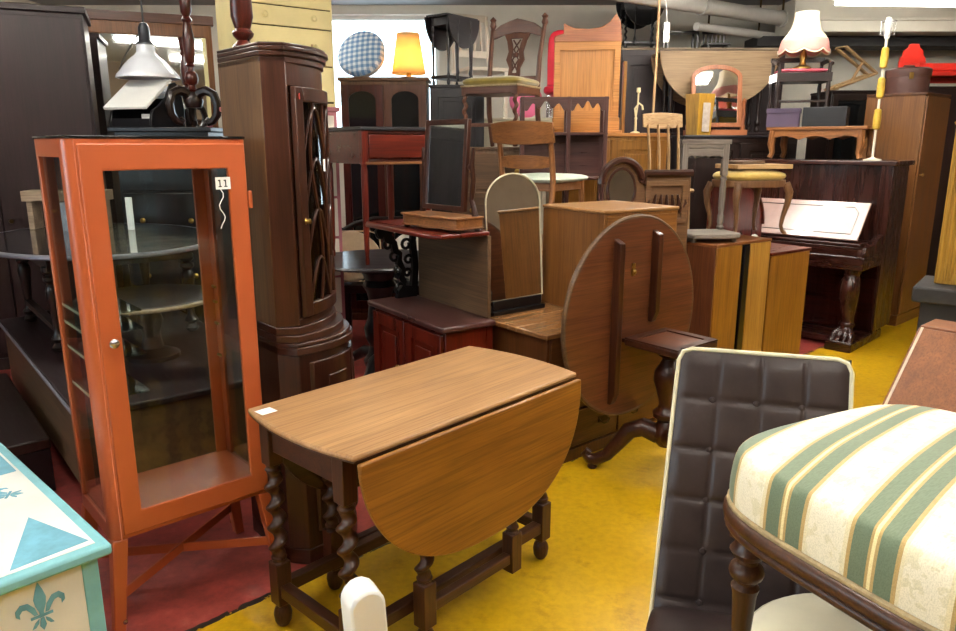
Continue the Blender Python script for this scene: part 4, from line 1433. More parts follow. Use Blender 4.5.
# ------------------------------------------------------------------ golden-seated chair on a tall chest
t = thing('tall_chest', 'tall dark chest under the mustard-seated chair, hidden behind the toilet mirror', 'chest', (.12, 5.66, 0), 0)
carcass(t, .62, .50, 1.47, W('dullbrown', 'z'), None, .01)
for i in range(5):
    drawer(t, W('dullbrown', 'x'), -.29, .29, -.25, .05 + .28 * i, .31 + .28 * i, .014, 2)
t = thing('carved_chair', 'carved oak chair with pierced splat and mustard velvet seat, high on the stack', 'chair', (.175, 5.64, 1.4745), -28)
CB, CBx = W('chairbrown', 'z'), W('chairbrown', 'x')
MUS = P('mustard_velvet', '8f7a2a', .7, 0, .2, 10, 0, .1, .3, .5)
obj('seat_rail', MB().b(-.225, .225, -.21, .20, .37, .42), CBx, t)
obj('seat', MB().pad(0, -.005, .455, .47, .44, .085, 8, 40, 12, 2.6), MUS, t, bev=0)
obj('seat_braid', MB().tube([(-.225, -.215, .425), (.225, -.215, .425), (.225, .205, .425), (-.225, .205, .425)], .007, 6, closed=True), P('gold_braid_trim', 'a9926a', .7), t, bev=0)
for s in (-1, 1):
    m = MB()
    m.c(s * .205, -.19, .39, .04, .04, .06)
    m.twist(s * .205, -.19, .05, .36, .022, 4)
    m.lathe([(.015, 0), (.024, .02), (.02, .05)], (s * .205, -.19, 0), 12)
    obj('leg', m, CB, t)
    m = MB().tube([(s * .205, .26, 0), (s * .205, .20, .25), (s * .205, .19, .42), (s * .205, .22, .65), (s * .215, .28, .88)], [.017, .02, .02, .018, .016], 8)
    m.lathe([(.016, .88), (.026, .90), (.018, .93), (.026, .945), (0, .97)], (s * .215, .283, 0), 10)
    obj('rear_post', m, CB, t, bev=0)
obj('crest_rail', MB().prism([(-.20, .80), (-.20, .86), (-.14, .90), (-.06, .925), (0, .94), (.06, .925), (.14, .90), (.20, .86), (.20, .80), (.12, .825), (0, .84), (-.12, .825)], 'y', .255, .28), CBx, t)
so = [(-.05, .50), (.05, .50), (.045, .58), (.075, .64), (.06, .70), (.08, .78), (.11, .84), (-.11, .84), (-.08, .78), (-.06, .70), (-.075, .64), (-.045, .58)]
si = [(-.02, .54), (.02, .54), (.018, .60), (.035, .645), (.025, .70), (.035, .76), (.05, .80), (-.05, .80), (-.035, .76), (-.025, .70), (-.035, .645), (-.018, .60)]
m = MB().ring(so, si, 'y', -.01, .01)
m.b(-.022, .022, -.008, .008, .66, .69).tube([(-.02, 0, .56), (.025, 0, .64), (-.02, 0, .72), (.03, 0, .79)], .007, 6).tube([(.02, 0, .56), (-.025, 0, .64), (.02, 0, .72), (-.03, 0, .79)], .007, 6)
o = obj('splat', m, CB, t, bev=.002)
o.matrix_local = T3((0, .235, .65)) @ rot(-11, 'X') @ T3((0, 0, -.65))
obj('back_rail', MB().b(-.195, .195, .19, .21, .485, .515), CBx, t)
obj('stretcher', MB().b(-.19, .19, -.2, -.18, .14, .165), CBx, t)
# long cream cupboard at the back carrying a white and a red chair
t = thing('linen_cupboard', 'long cream cupboard along the back, carrying the white and red chairs', 'cupboard', (.36, 6.95, 0), 0)
carcass(t, 1.3, .5, 1.72, P('cream_cupboard_paint', 'c9bfa6', .6), None, .01)
for i in range(3):
    panel_door('door', t, _mc['cream_cupboard_paint'], -.645 + .43 * i, -.215 + .43 * i - .006, -.25, .04, 1.68, .018, .06, knob=.9)
t = thing('white_chair', 'white painted slat-back chair against the pale back wall', 'chair', (.02, 6.94, 1.7205), 24)
WC = P('old_white_chair_paint', 'd6cbb8', .6, 0, .08)
obj('seat', MB().b(-.20, .20, -.2, .2, .40, .43), WC, t)
for x in (-.17, .17):
    obj('leg', MB().c(x, -.17, .2, .036, .036, .40), WC, t)
    obj('rear_post', MB().tube([(x, .18, 0), (x, .18, .42), (x, .25, .92)], .019, 8), WC, t, bev=0)
for z in (.55, .87):
    obj('back_rail', MB().b(-.17, .17, .19 + (z - .5) * .14, .215 + (z - .5) * .14, z, z + .06), WC, t)
for x in (-.1, -.03, .04, .11):
    obj('back_slat', MB().tube([(x, .21, .58), (x, .255, .88)], .013, 6), WC, t, bev=0)
t = thing('red_chair', 'bright red padded chair, half hidden between carved chair and pine mirror back', 'chair', (.82, 6.92, 1.7205), -10)
RED = P('red_vinyl', 'c81a30', .45, 0, .08)
obj('backrest', MB().pad(0, .18, .48, .42, .09, .62, 7, 36, 12, 5), RED, t, bev=0)
obj('seat', MB().pad(0, -.02, .24, .43, .40, .10, 7, 36, 10, 3), RED, t, bev=0)
for x in (-.17, .17):
    for y in (-.17, .17):
        obj('leg', MB().c(x, y, .1, .025, .025, .2), CHROME, t)
PINK = P('pink_cloth', 'd86a90', .8, 0, .1, 10)
tag(obj('cushion', MB().pad(0, 0, .16, .30, .10, .32, 5, 30, 10, 2, rot(-12, 'X')), PINK, bev=0), 'small pink cushion beside the red chair', 'cushion', None, (.44, 6.84, 1.722), 12)
# ================================================================== LEFT BACK
# bookcase with arched glazed doors and things on top
t = thing('bookcase', 'brown bookcase with two arched glass doors under the gingham basket', 'bookcase', (-.77, 6.38, 0), 0)
BW = W('corner_oak', 'z')
carcass(t, .70, .36, 2.02, BW, W('corner_oak', 'x'), .02, .03, .06)
for s in (-1, 1):
    x0, x1 = (-.345, -.005) if s < 0 else (.005, .345)
    m = MB()
    o_ = [(x0, .10), (x1, .10), (x1, 1.96), (x0, 1.96)]
    n = 10
    arch = [(x0 + .06, .17), (x1 - .06, .17), (x1 - .06, 1.84)] + [((x0 + x1) / 2 + ((x1 - x0) / 2 - .06) * cosd(a), 1.84 + .07 * sind(a)) for a in range(15, 166, 15)] + [(x0 + .06, 1.84)]
    m.prism([(x0, .10), (x0 + .06, .10), (x0 + .06, 1.96), (x0, 1.96)], 'y', -.2, -.18)
    m.prism([(x1 - .06, .10), (x1, .10), (x1, 1.96), (x1 - .06, 1.96)], 'y', -.2, -.18)
    m.b(x0 + .06, x1 - .06, -.2, -.18, .10, .17)
    m.prism([(x0 + .06, 1.84)] + [((x0 + x1) / 2 + ((x1 - x0) / 2 - .06) * cosd(a), 1.84 + .07 * sind(a)) for a in range(165, 14, -15)] + [(x1 - .06, 1.84), (x1 - .06, 1.96), (x0 + .06, 1.96)], 'y', -.2, -.18)
    d = obj('door', m, W('mahog' if s < 0 else 'chairbrown', 'z'), t)
    obj('glass_pane', MB().b(x0 + .06, x1 - .06, -.186, -.182, .17, 1.93), DKGLASS, d, bev=0)
def gingham():
    m, nt, b = newmat('blue_gingham')
    tc = N(nt, 'ShaderNodeTexCoord')
    sp = N(nt, 'ShaderNodeSeparateXYZ')
    nt.links.new(tc.outputs['Object'], sp.inputs[0])
    def st(s):
        return math_(nt, 'GREATER_THAN', math_(nt, 'FRACT', math_(nt, 'MULTIPLY', s, 22.)), .5)
    q = math_(nt, 'ADD', st(sp.outputs['X']), st(sp.outputs['Y']))
    c = ramp(nt, math_(nt, 'MULTIPLY', q, .5), [(0, 'e4e8ec'), (.5, '9db4cc'), (1, '5f86b4')])
    nt.links.new(c, b.inputs['Base Color'])
    b.inputs['Roughness'].default_value = .8
    return m
t = thing('gingham_basket', 'round blue gingham covered basket tipped on its side on the bookcase', 'basket', (-.965, 6.36, 2.021), 0)
mt = T3((0, .03, .195)) @ rot(62, 'X') @ rot(-14, 'Y')
o = obj('lid', MB().lathe([(0, .07), (.12, .065), (.19, .045), (.205, .02), (.205, 0), (0, 0)], (0, 0, 0), 40), gingham(), t, bev=0)
o.matrix_local = mt
o = obj('side', MB().lathe([(0, -.10), (.15, -.10), (.18, -.07), (.20, 0), (0, 0)], (0, 0, 0), 40), WHITE, t, bev=0)
o.matrix_local = mt
def lampshade(t, prof, mat, seg=32, name='shade', flut=0):
    m = MB().lathe(prof, (0, 0, 0), seg)
    return obj(name, m, mat, t, bev=0)
t = thing('table_lamp', 'cream cone lampshade glowing orange at the foot, on the bookcase', 'lamp', (-.575, 6.36, 2.021), 0)
m = MB()
m.grid(lambda u, v: ((.14 - .05 * v) * math.cos(2 * PI * u), (.14 - .05 * v) * math.sin(2 * PI * u), .035 + .32 * v), 32, 6)
obj('shade', m, cloth('cream_shade_cloth', 'f3dca6', .6), t, bev=0, solid=.004)
obj('base', MB().lathe([(.07, 0), (.07, .012), (.02, .02), (.015, .1), (0, .1)], (0, 0, 0), 16), BRASS, t, bev=0)
obj('bulb', MB().lathe([(.012, .10), (.02, .12), (.028, .15), (.02, .175), (0, .182)], (0, 0, 0), 16), emit('warm_bulb', (1., .62, .25), 60), t, bev=0)
# dark narrow cabinet under the small gateleg table
t = thing('narrow_cabinet', 'narrow dark cabinet under the small black gateleg table', 'cabinet', (-.17, 6.38, 0), 0)
carcass(t, .44, .40, 1.96, W('greydark', 'z'), None, .008)
panel_door('door', t, W('greydark', 'z'), -.21, .21, -.2, .06, 1.92, .018, .06, knob=1.0)
def small_gateleg(t, w, d, h, mat, matx, leafdrop, twist=False):
    obj('tabletop', MB().b(-w / 2, w / 2, -d / 2, d / 2, h - .016, h), matx, t)
    for s in (-1, 1):
        n = 24
        pts = [(w / 2 * 1.0 * cosd(a), h - .012 - leafdrop * sind(a)) for a in [180 * i / n for i in range(n + 1)]]
        obj('drop_leaf', MB().prism(pts, 'y', s * (d / 2 + .004), s * (d / 2 + .018)), matx, t, bev=.002)
    obj('apron', MB().b(-w / 2 + .04, w / 2 - .04, -d / 2 + .02, d / 2 - .02, h - .08, h - .016), matx, t)
    for x in (-w / 2 + .05, w / 2 - .05):
        for y in (-d / 2 + .03, d / 2 - .03):
            m = MB()
            if twist:
                m.twist(x, y, .05, h - .08, .017, 6)
                m.lathe([(.012, 0), (.02, .02), (.016, .05)], (x, y, 0), 10)
            else:
                turned(m, x, y, 0, h - .08, .016)
            obj('leg', m, mat, t, bev=0)
    for x in (-w / 5, w / 5):
        m = MB()
        turned(m, x, -d / 2 - .012, .03, h - .04, .014)
        obj('gate_leg', m, mat, t, bev=0)
    obj('stretcher', MB().b(-w / 2 + .03, w / 2 - .03, -d / 2 + .015, d / 2 - .015, .05, .075), matx, t)
t = thing('gateleg_table', 'small black gateleg table with hanging leaves, up on the narrow dark cabinet', 'table', (-.21, 6.37, 1.961), 52)
small_gateleg(t, .40, .22, .54, W('greydark', 'z'), W('greydark', 'x'), .24)

# yellow drawers on a tall pink-edged cream chest
rzy = 36.9
cY = corner(-1.435, 4.67, rzy, .62, .44)
CRMP = P('cream_drawer_paint', 'd9cfbe', .6, 0, .06)
PKP = P('dusty_pink_paint', 'a8636a', .6, 0, .1)
t = thing('cream_chest', 'tall cream chest with dusty pink edges, under the yellow drawers', 'chest', cY, rzy)
obj('body', MB().b(-.31, .31, -.22, .22, 0, 1.70), PKP, t)
obj('top', MB().b(-.325, .325, -.235, .225, 1.70, 1.73), PKP, t, bev=.006)
for i in range(6):
    drawer(t, CRMP, -.28, .28, -.22, .06 + .272 * i, .315 + .272 * i, .014, 2, WHITE)
YP = P('buttermilk_paint', 'd9c88e', .55, 0, .07, 5)
t = thing('yellow_drawers', 'pale yellow painted chest of drawers, stacked on the cream and pink chest', 'chest of drawers', (cY[0], cY[1], 1.731), rzy)
obj('body', MB().b(-.30, .31, -.208, .22, 0, .74), YP, t)
obj('gap_shade_sheet', MB().b(-.285, .295, -.2095, -.208, .02, .73), P('drawer_gap', '4a3f28', .8), t, bev=0)  # dark sheet behind the fronts paints the shade in the gaps
for i, (z0, z1) in enumerate(((.03, .246), (.253, .47), (.477, .59), (.597, .72))):
    drawer(t, YP, -.28, .29, -.21, z0, z1, .016, 2, YP)
obj('fallen_pull', MB().c(.15, -.232, .34, .016, .006, .08), W('palewood', 'z'), t)

# far-left wardrobe and tall mirror frame
t = thing('dark_wardrobe', 'large very dark wardrobe at the far left edge', 'wardrobe', (-3.22, 5.05, 0), 24)
carcass(t, 1.2, .56, 2.35, W('wardark', 'z'), None, .02, .04, .08)
for s in (-1, 1):
    d = obj('door', MB().b(-.585 if s < 0 else .004, -.004 if s < 0 else .585, -.302, -.28, .12, 2.28), W('wardark', 'z'), t)
    obj('knob', MB().lathe([(.008, 0), (.008, .012), (.016, .02), (.012, .03)], (0, 0, 0), 12, T3((s * .05, -.302, 1.0)) @ rot(90, 'X')), BRONZE, d, bev=0)
t = thing('pier_mirror', 'tall wooden framed mirror at the back left, behind the white metal lamp', 'mirror', (-2.53, 6.0, 0), 22)
fwd = .44
m = MB().ring([(-fwd - .05, .10), (fwd, .10), (fwd, 2.44), (-fwd - .05, 2.44)], [(-fwd, .17), (fwd - .045, .17), (fwd - .045, 2.31), (-fwd, 2.31)], 'y', -.03, .03)
obj('frame', m, W('teak', 'z'), t)
obj('cornice', MB().b(-fwd - .07, fwd + .02, -.05, .04, 2.40, 2.47), W('chairbrown', 'x'), t)
obj('foot', MB().b(-fwd - .05, -fwd + .02, -.15, .15, 0, .10), W('teak', 'y'), t)
obj('foot', MB().b(fwd - .07, fwd, -.15, .15, 0, .10), W('teak', 'y'), t)
obj('mirror_plate', MB().b(-fwd, fwd - .045, -.006, .006, .17, 2.31), mirror(), t, bev=0)
# tall black chest and what stands on it
t = thing('black_chest', 'tall black chest behind the orange cabinet, carrying the slope desk and tripod column', 'chest', (-2.09, 5.18, 0), 0)
carcass(t, .62, .44, 1.60, W('black', 'z'), W('black', 'x'), .03, .03)
for i in range(4):
    drawer(t, W('black', 'x'), -.29, .29, -.22, .06 + .375 * i, .42 + .375 * i, .014, 2, BRASS)
t = thing('slope_desk', 'black scroll-sided desk box with sloped lid painted white for its glare, left of the tripod column', 'desk', (-2.255, 5.16, 1.601), -16)
sd = [(-.17, 0), (.17, 0), (.17, .12), (.15, .25), (.10, .30), (.05, .285), (.0, .20), (-.08, .14), (-.15, .105), (-.17, .05)]
for x in (-.17, .15):
    obj('scroll_side', MB().prism(sd, 'x', x, x + .02), W('black', 'y'), t)
obj('drawer_front', MB().b(-.15, .15, -.165, -.145, 0, .055), W('black', 'x'), t)
obj('back', MB().b(-.15, .15, .14, .165, 0, .2), W('black', 'x'), t)
obj('sloped_lid', MB().prism([(-.18, .112), (.09, .303), (.10, .312), (.08, .322), (-.19, .128)], 'x', -.19, .148), P('white_gloss_and_lid_glare', 'f0efea', .3), t)  # lid coloured white for the reflection on its dark gloss
obj('paper_block', MB().b(.05, .12, -.12, .12, .001, .085), PAPER, t)
t = thing('tripod_column', 'turned mahogany column on carved scroll tripod, standing on the tall black chest', 'column', (-1.925, 5.14, 1.601), 0)
m = MB()
turned(m, 0, 0, .22, 1.0, .042, [(.6, 0), (1.1, .03), (.6, .05), (.5, .07), (.9, .09), (1.05, .13), (.9, .17), (.5, .19), (.45, .22), (.8, .235), (.45, .25), (.75, .27), (.85, .34), (.95, .44), (.62, .56), (.55, .58), (.85, .60), (.5, .63), (.8, .66), (.9, .75), (.7, .85), (.95, .88), (.95, 1)], 16)
obj('column', m, W('mahog', 'z'), t, bev=0)
for a in (-10, 115, 230):
    c_, s_ = cosd(a), sind(a)
    m = MB().tube([(r * c_, r * s_, z) for r, z in ((.02, .18), (.05, .225), (.10, .24), (.150, .215), (.172, .15), (.165, .085), (.13, .04), (.10, .03), (.085, .045), (.10, .065))], [.034, .034, .032, .03, .028, .027, .025, .024, .018, .01], 8)
    obj('scroll_foot', m, W('dark', 'x'), t, bev=0)
obj('collar', MB().lathe([(.05, .13), (.065, .17), (.055, .21), (.03, .24)], (0, 0, 0), 16), W('dark', 'x'), t, bev=0)
# industrial hanging lamp
t = thing('pendant_lamp', 'white enamel factory pendant lamp with grey metal neck, in front of the tall mirror', 'lamp', (-2.27, 5.27, 1.93), 0)
EN = P('white_enamel', 'dfe3ea', .25, 0, .04, 6, .3)
m = MB()
prof = [(.205, 0), (.20, .02), (.155, .075), (.115, .12), (.075, .15), (.06, .17), (.055, .225)]
m.grid(lambda u, v: (lambda k: ((prof[int(k)][0] + (prof[min(int(k) + 1, 6)][0] - prof[int(k)][0]) * (k - int(k))) * math.cos(2 * PI * u), (prof[int(k)][0] + (prof[min(int(k) + 1, 6)][0] - prof[int(k)][0]) * (k - int(k))) * math.sin(2 * PI * u), prof[int(k)][1] + (prof[min(int(k) + 1, 6)][1] - prof[int(k)][1]) * (k - int(k))))(min(v * 6, 5.9999)), 40, 18)
obj('shade', m, EN, t, bev=0, solid=.004)
obj('neck', MB().lathe([(.058, .215), (.058, .23), (.04, .25), (.036, .33), (.022, .36), (.008, .365)], (0, 0, 0), 20), P('grey_metal', '54575c', .4, .8), t, bev=0)
obj('cord', MB().tube([(0, 0, .36), (0, 0, ZC - 1.93)], .006, 8), P('dark_cable', '222222', .6), t, bev=0)
obj('loose_cable', MB().tube([(.0, -.01, .33), (-.06, -.04, .24), (-.12, -.09, .12), (-.16, -.12, .0)], .004, 6), P('dark_cable', '222222', .6), t, bev=0)

# ------------------------------------------------------------------ stacked dark tables at the left
rzk = math.degrees(math.atan2(.64, .77))
K = Vector((-1.5, 2.59, 0))
ax_ = Vector((cosd(rzk), sind(rzk), 0)); ay_ = Vector((-sind(rzk), cosd(rzk), 0))
t = thing('blanket_chest', 'long low dark wooden chest with pale top edge, behind the orange cabinet', 'chest', (K.x, K.y, 0), rzk)
obj('body', MB().b(.01, .86, .01, 1.98, .12, .468), W('dullbrown', 'y'), t)
obj('lid', MB().b(-.01, .88, -.01, 2.0, .47, .50), W('wardark', 'y'), t, bev=.008)
obj('edge_strip', MB().tube([(-.012, -.012, .488), (-.012, 2.0, .488)], .008, 6), P('pale_metal_edge', '9a9aa6', .35, .7), t, bev=0)  # pale metallic strip along the lid edge
for x in (.06, .81):
    for y in (.06, 1.92):
        obj('foot', MB().lathe([(.03, 0), (.045, .03), (.03, .07), (.05, .12)], (x, y, 0), 14), W('dark', 'z'), t, bev=0)
def kp(b_, a):
    return K + ax_ * b_ + ay_ * a
q = kp(.45, .62)
t = thing('round_table', 'low round table with pale rim, under the glossy oval table', 'table', (q.x, q.y, .5005), 0)
obj('tabletop', MB().lathe([(0, .275), (.30, .275), (.31, .285), (.30, .298), (0, .30)], (0, 0, 0), 48), W('greydark', 'x'), t, bev=0)
obj('top_rim', MB().tube([(.308 * cosd(a), .308 * sind(a), .286) for a in range(0, 360, 8)], .010, 8, closed=True), W('tan', 'x'), t, bev=0)  # pale tan ring around the top
obj('column', MB().lathe([(.12, 0), (.12, .02), (.05, .05), (.04, .12), (.06, .18), (.04, .25), (.08, .275)], (0, 0, 0), 20), W('dark', 'z'), t, bev=0)
q = kp(.45, 1.42)
t = thing('oval_table', 'glossy black oval table with pale bright rim, at the far left', 'table', (q.x, q.y, .5005), rzk)
GLO = P('black_french_polish', '17181d', .12, 0, .1, 4, .6, 0)
ov = [(.56 * cosd(a), .78 * sind(a)) for a in range(0, 360, 5)]
obj('tabletop', MB().prism(ov, 'z', .475, .50), GLO, t, bev=.006)
obj('top_rim', MB().tube([(x * 1.004, y * 1.004, .488) for x, y in ov], .0125, 8, closed=True), P('pale_metal_edge', '9a9aa6', .35, .7), t, bev=0)  # pale metallic ring around the oval top
m = MB().b(-.34, .34, -.44, .44, .40, .474)
obj('apron', m, W('dark', 'y'), t)
for x in (-.32, .32):
    for y in (-.40, .40):
        m = MB()
        turned(m, x, y, 0, .42, .038)
        obj('leg', m, W('dark', 'z'), t, bev=0)
obj('stretcher', MB().b(-.3, .3, -.02, .02, .10, .13).b(-.34, -.30, -.38, .38, .10, .13).b(.30, .34, -.38, .38, .10, .13), W('dark', 'y'), t)
q = kp(.20, 1.62)
t = thing('wooden_tray', 'tan wooden tray box standing upturned on the glossy oval table', 'tray', (-2.40, 4.36, 1.001), 8)
obj('body', MB().b(-.26, .20, -.05, .10, .165, .225).b(-.24, -.21, -.04, .09, 0, .165).b(.14, .18, -.04, .09, 0, .165), W('tan', 'x'), t)
tag(obj('white_card_box', MB().b(-.075, .075, -.03, .03, 0, .16), P('bluish_card', 'c4cbe0', .7, 0, .04)), 'small white card box under the tan tray on the oval table', 'box', None, (-2.36, 4.25, 1.001), 8)
tag(obj('paper_sign', MB().b(-.02, .02, -.004, .004, 0, .19), PAPER), 'narrow white paper slip standing on the oval table, seen through the glass door', 'paper', None, (-2.03, 4.28, 1.001), 0)

t = thing('trunk', 'low black trunk added to keep the red floor dark between the painted chest and the long dark chest', 'trunk', (K.x - .40 * ax_.x + .62 * ay_.x, K.y - .40 * ax_.y + .62 * ay_.y, 0), rzk)  # added to cover lit floor that should lie in the dark
obj('body', MB().b(-.0, .36, -.1, 1.1, 0, .20), W('black', 'y'), t)
obj('lid', MB().b(-.005, .365, -.105, 1.105, .20, .25), W('dark', 'y'), t, bev=.008)
obj('strap', MB().b(.10, .14, -.108, -.1, 0, .2).b(.10, .14, -.108, 1.108, .25, .254), BRONZE, t, bev=.001)
t = thing('added_wall_press', 'dark cupboard added on the left wall, to be reflected in the toilet mirror', 'cupboard', (-4.68, 3.2, 0), 90)  # added out of view to give the toilet mirror a dark reflection
carcass(t, 2.6, .5, 2.05, W('greydark', 'z'), None, .01)
for i in range(4):
    panel_door('door', t, W('greydark', 'z'), -1.29 + .645 * i, -.65 + .645 * i, -.25, .05, 2.0, .02, .07, knob=1.0)
# ================================================================== RIGHT BACK
# ------------------------------------------------------------------ upright piano, front faces the camera's left
rzp = -45.
t = thing('upright_piano', 'dark mahogany upright piano with carved claw legs and gleaming music desk', 'piano', (2.76, 5.17, 0), rzp)
# local: near front corner of the key bed is the origin, x < 0 runs to the far end, +y is the back
PM, PMz = W('pianowood', 'x'), W('pianowood', 'z')
Lp = 1.25
obj('case', MB().b(-Lp, 0, .40, .80, .08, 1.335), PMz, t)
obj('top', MB().b(-Lp - .03, .03, .355, .82, 1.335, 1.37), PM, t, bev=.008)
obj('end_pilaster', MB().b(-.07, .012, .372, .40, .76, 1.335), PMz, t)
obj('end_pilaster', MB().b(-Lp - .012, -Lp + .07, .372, .40, .76, 1.335), PMz, t)
obj('key_bed', MB().prism([(-.0, .0), (-.0, .40), (-Lp, .40), (-Lp, .0)] + [(-Lp + (Lp) * i / 16, -.03 * math.sin(PI * i / 16)) for i in range(1, 16)], 'z', .60, .70), PM, t, bev=.008)
obj('key_slip', MB().b(-Lp + .02, -.02, .01, .035, .70, .765), PM, t)
obj('cheek', MB().prism([(.0, .70), (.40, .70), (.40, .84), (.30, .82), (.22, .775), (.02, .765), (0, .74)], 'x', -.05, .0), PMz, t)
obj('cheek', MB().prism([(.0, .70), (.40, .70), (.40, .84), (.30, .82), (.22, .775), (.02, .765), (0, .74)], 'x', -Lp, -Lp + .05), PMz, t)
obj('key_lid', MB().b(-Lp + .052, -.052, .036, .34, .765, .788), PM, t, bev=.006)
mdm = P('polished_veneer_glare', '9a7a70', .22, 0, .1, 5, 1.0, 0, 1.0)  # veneer colour paled so the reflected ceiling glare reads white
md = obj('music_desk', MB().b(-Lp + .06, -.09, -.011, .011, 0, .34), mdm, t, bev=.006)
md.matrix_local = T3((0, .10, .80)) @ rot(-40, 'X')
md['label'] = 'tilted polished board, coloured pale for the ceiling glare it mirrors'
pl = [(-Lp + .12, .05), (-.15, .05), (-.15, .24), (-.19, .29), (-Lp + .17, .29), (-Lp + .12, .24)]
obj('inlay_line', MB().tube([(x, -.0125, z) for x, z in pl], .003, 6, closed=True), W('dark', 'x'), md, bev=0)
for x in (-.4, -.9):
    obj('desk_prop', MB().tube([(x, .20, .79), (x, .22, .95)], .008, 6), BRASS, t, bev=0)
# carved legs on a plinth
for x in (-.09, -Lp + .09):
    m = MB()
    m.lathe([(.055, .60), (.06, .57), (.045, .55)], (x, .07, 0), 14)
    m.tube([(x, .075, .56), (x, .05, .50), (x, .045, .42), (x, .07, .32), (x, .085, .24), (x, .08, .18), (x, .06, .12)], [.05, .068, .07, .055, .042, .045, .05], 14)
    m.lathe([(.05, .17), (.058, .185), (.05, .20)], (x, .08, 0), 14)
    for q in (-.055, -.02, .02, .055):
        m.tube([(x + q * .5, .06, .15), (x + q, .02, .12), (x + q * 1.15, -.025, .075), (x + q * 1.15, -.045, .055)], [.022, .026, .022, .012], 8)
    obj('claw_leg', m, PMz, t, bev=0, smooth=60)
for x in (-.09, -Lp + .09):
    obj('toe_block', MB().prism([(x - .10, -.06), (x + .09, -.06), (x + .09, .86 if x < -.5 else .62), (x - .10, .62)], 'z', 0, .075), PM, t, bev=.01)
obj('bottom_board', MB().b(-Lp + .02, -.02, .40, .42, .08, .60), W('mahog', 'x'), t)
obj('plinth', MB().b(-Lp + .19, -.19, .10, .40, .02, .07), PM, t)
obj('pedal', MB().c(-.62, .34, .10, .04, .12, .012), BRASS, t)
def pp(x, y, z=0.):
    c, s = cosd(rzp), sind(rzp)
    return (2.76 + c * x - s * y, 5.17 + s * x + c * y, z)
PT = 1.3705
# onyx lamp
t = thing('onyx_lamp', 'tall slim yellow onyx lamp stand with bare bulb, standing on the piano', 'lamp', pp(-.16, .43, PT), 0)
ON = P('yellow_onyx', 'c9a53a', .3, 0, .25, 12)
IV = P('ivory_metal', 'ded6c4', .35, 0, .05)
obj('base', MB().lathe([(.062, 0), (.062, .01), (.03, .016), (.012, .025), (.008, .03)], (0, 0, 0), 20), IV, t, bev=0)
obj('stem', MB().tube([(0, 0, .02), (0, 0, .86)], .009, 10), IV, t, bev=0)
for z in (.30, .52, .73):
    obj('onyx_bead', MB().lathe([(.012, z - .075), (.024, z - .065), (.027, z), (.024, z + .065), (.012, z + .075)], (0, 0, 0), 14), ON, t, bev=0)
obj('bulb', MB().lathe([(.012, .86), (.018, .87), (.018, .91), (.024, .94), (.024, .98), (.014, 1.005), (0, 1.01)], (0, 0, 0), 16), WHITE, t, bev=0)
m = MB()
for a in range(0, 360, 90):
    m.tube([(0, 0, .87), (.05 * cosd(a), .05 * sind(a), .89), (.052 * cosd(a), .052 * sind(a), .98)], .0025, 5)
m.tube([(.052 * cosd(a), .052 * sind(a), .98) for a in range(0, 360, 20)], .0025, 5, closed=True)
obj('shade_carrier', m, CHROME, t, bev=0)
# low brown table on the piano
t = thing('low_table', 'low brown carved table standing on top of the piano', 'table', pp(-.63, .645, PT), rzp)
TB = W('teak', 'x')
obj('tabletop', MB().b(-.39, .39, -.15, .15, .232, .256), TB, t)
m = MB()
n = 24
sa = [(-.36, .232), (-.36, .12)] + [(-.36 + .72 * i / n, .155 + .03 * abs(math.sin(3 * PI * i / n))) for i in range(1, n)] + [(.36, .12), (.36, .232)]
obj('apron', MB().prism(sa[::-1], 'y', -.14, -.12).prism(sa[::-1], 'y', .12, .14), TB, t, bev=0)
for x in (-.34, .34):
    for y in (-.12, .12):
        obj('leg', MB().tube([(x, y, .23), (x * 1.03, y * 1.03, .12), (x * .99, y, .05), (x * 1.04, y * 1.04, .012)], [.03, .03, .02, .022], 8), W('teak', 'z'), t, bev=0)
TT = PT + .2565
q = pp(-.95, .65)
t = thing('purple_box', 'dusky purple box on the left half of the low brown table', 'box', (q[0], q[1], TT), rzp + 20)
PB = P('purple_card', '4a3a52', .6, 0, .08)
obj('body', MB().b(-.125, .125, -.10, .10, 0, .115), PB, t)
obj('lid', MB().b(-.13, .13, -.105, .105, .112, .15), PB, t)
q = pp(-.61, .65)
t = thing('black_box', 'black box beside the purple box on the low brown table', 'box', (q[0], q[1], TT), rzp + 14)
obj('body', MB().b(-.16, .16, -.11, .11, 0, .15), W('black', 'x'), t)
q = pp(-.85, .66)
t = thing('oriental_chair', 'small black oriental armchair with a pink cushion, on the two boxes', 'chair', (q[0], q[1], TT + .151), rzp + 36)
DK, DKz = W('dark', 'x'), W('dark', 'z')
for x in (-.19, .19):
    for y in (-.12, .12):
        obj('leg', MB().lathe([(.014, 0), (.018, .02), (.011, .06), (.014, .12), (.018, .16), (.014, .20), (.014, .40 if y > 0 else .34)], (x, y, 0), 10), DKz, t, bev=0)
obj('seat', MB().b(-.21, .21, -.14, .14, .20, .27), DK, t)
obj('seat_cushion', MB().pad(0, 0, .288, .38, .25, .036, 8, 30, 8, 3), P('pink_red_cloth', 'b3485a', .8, 0, .1), t, bev=0)
obj('top_rail', MB().b(-.21, .21, .105, .14, .37, .405), DK, t)
for s in (-1, 1):
    obj('arm', MB().tube([(s * .19, .12, .36), (s * .21, .0, .37), (s * .20, -.13, .335)], .017, 8), DK, t, bev=0)
obj('stretcher', MB().b(-.19, .19, -.13, -.11, .04, .06), DK, t)
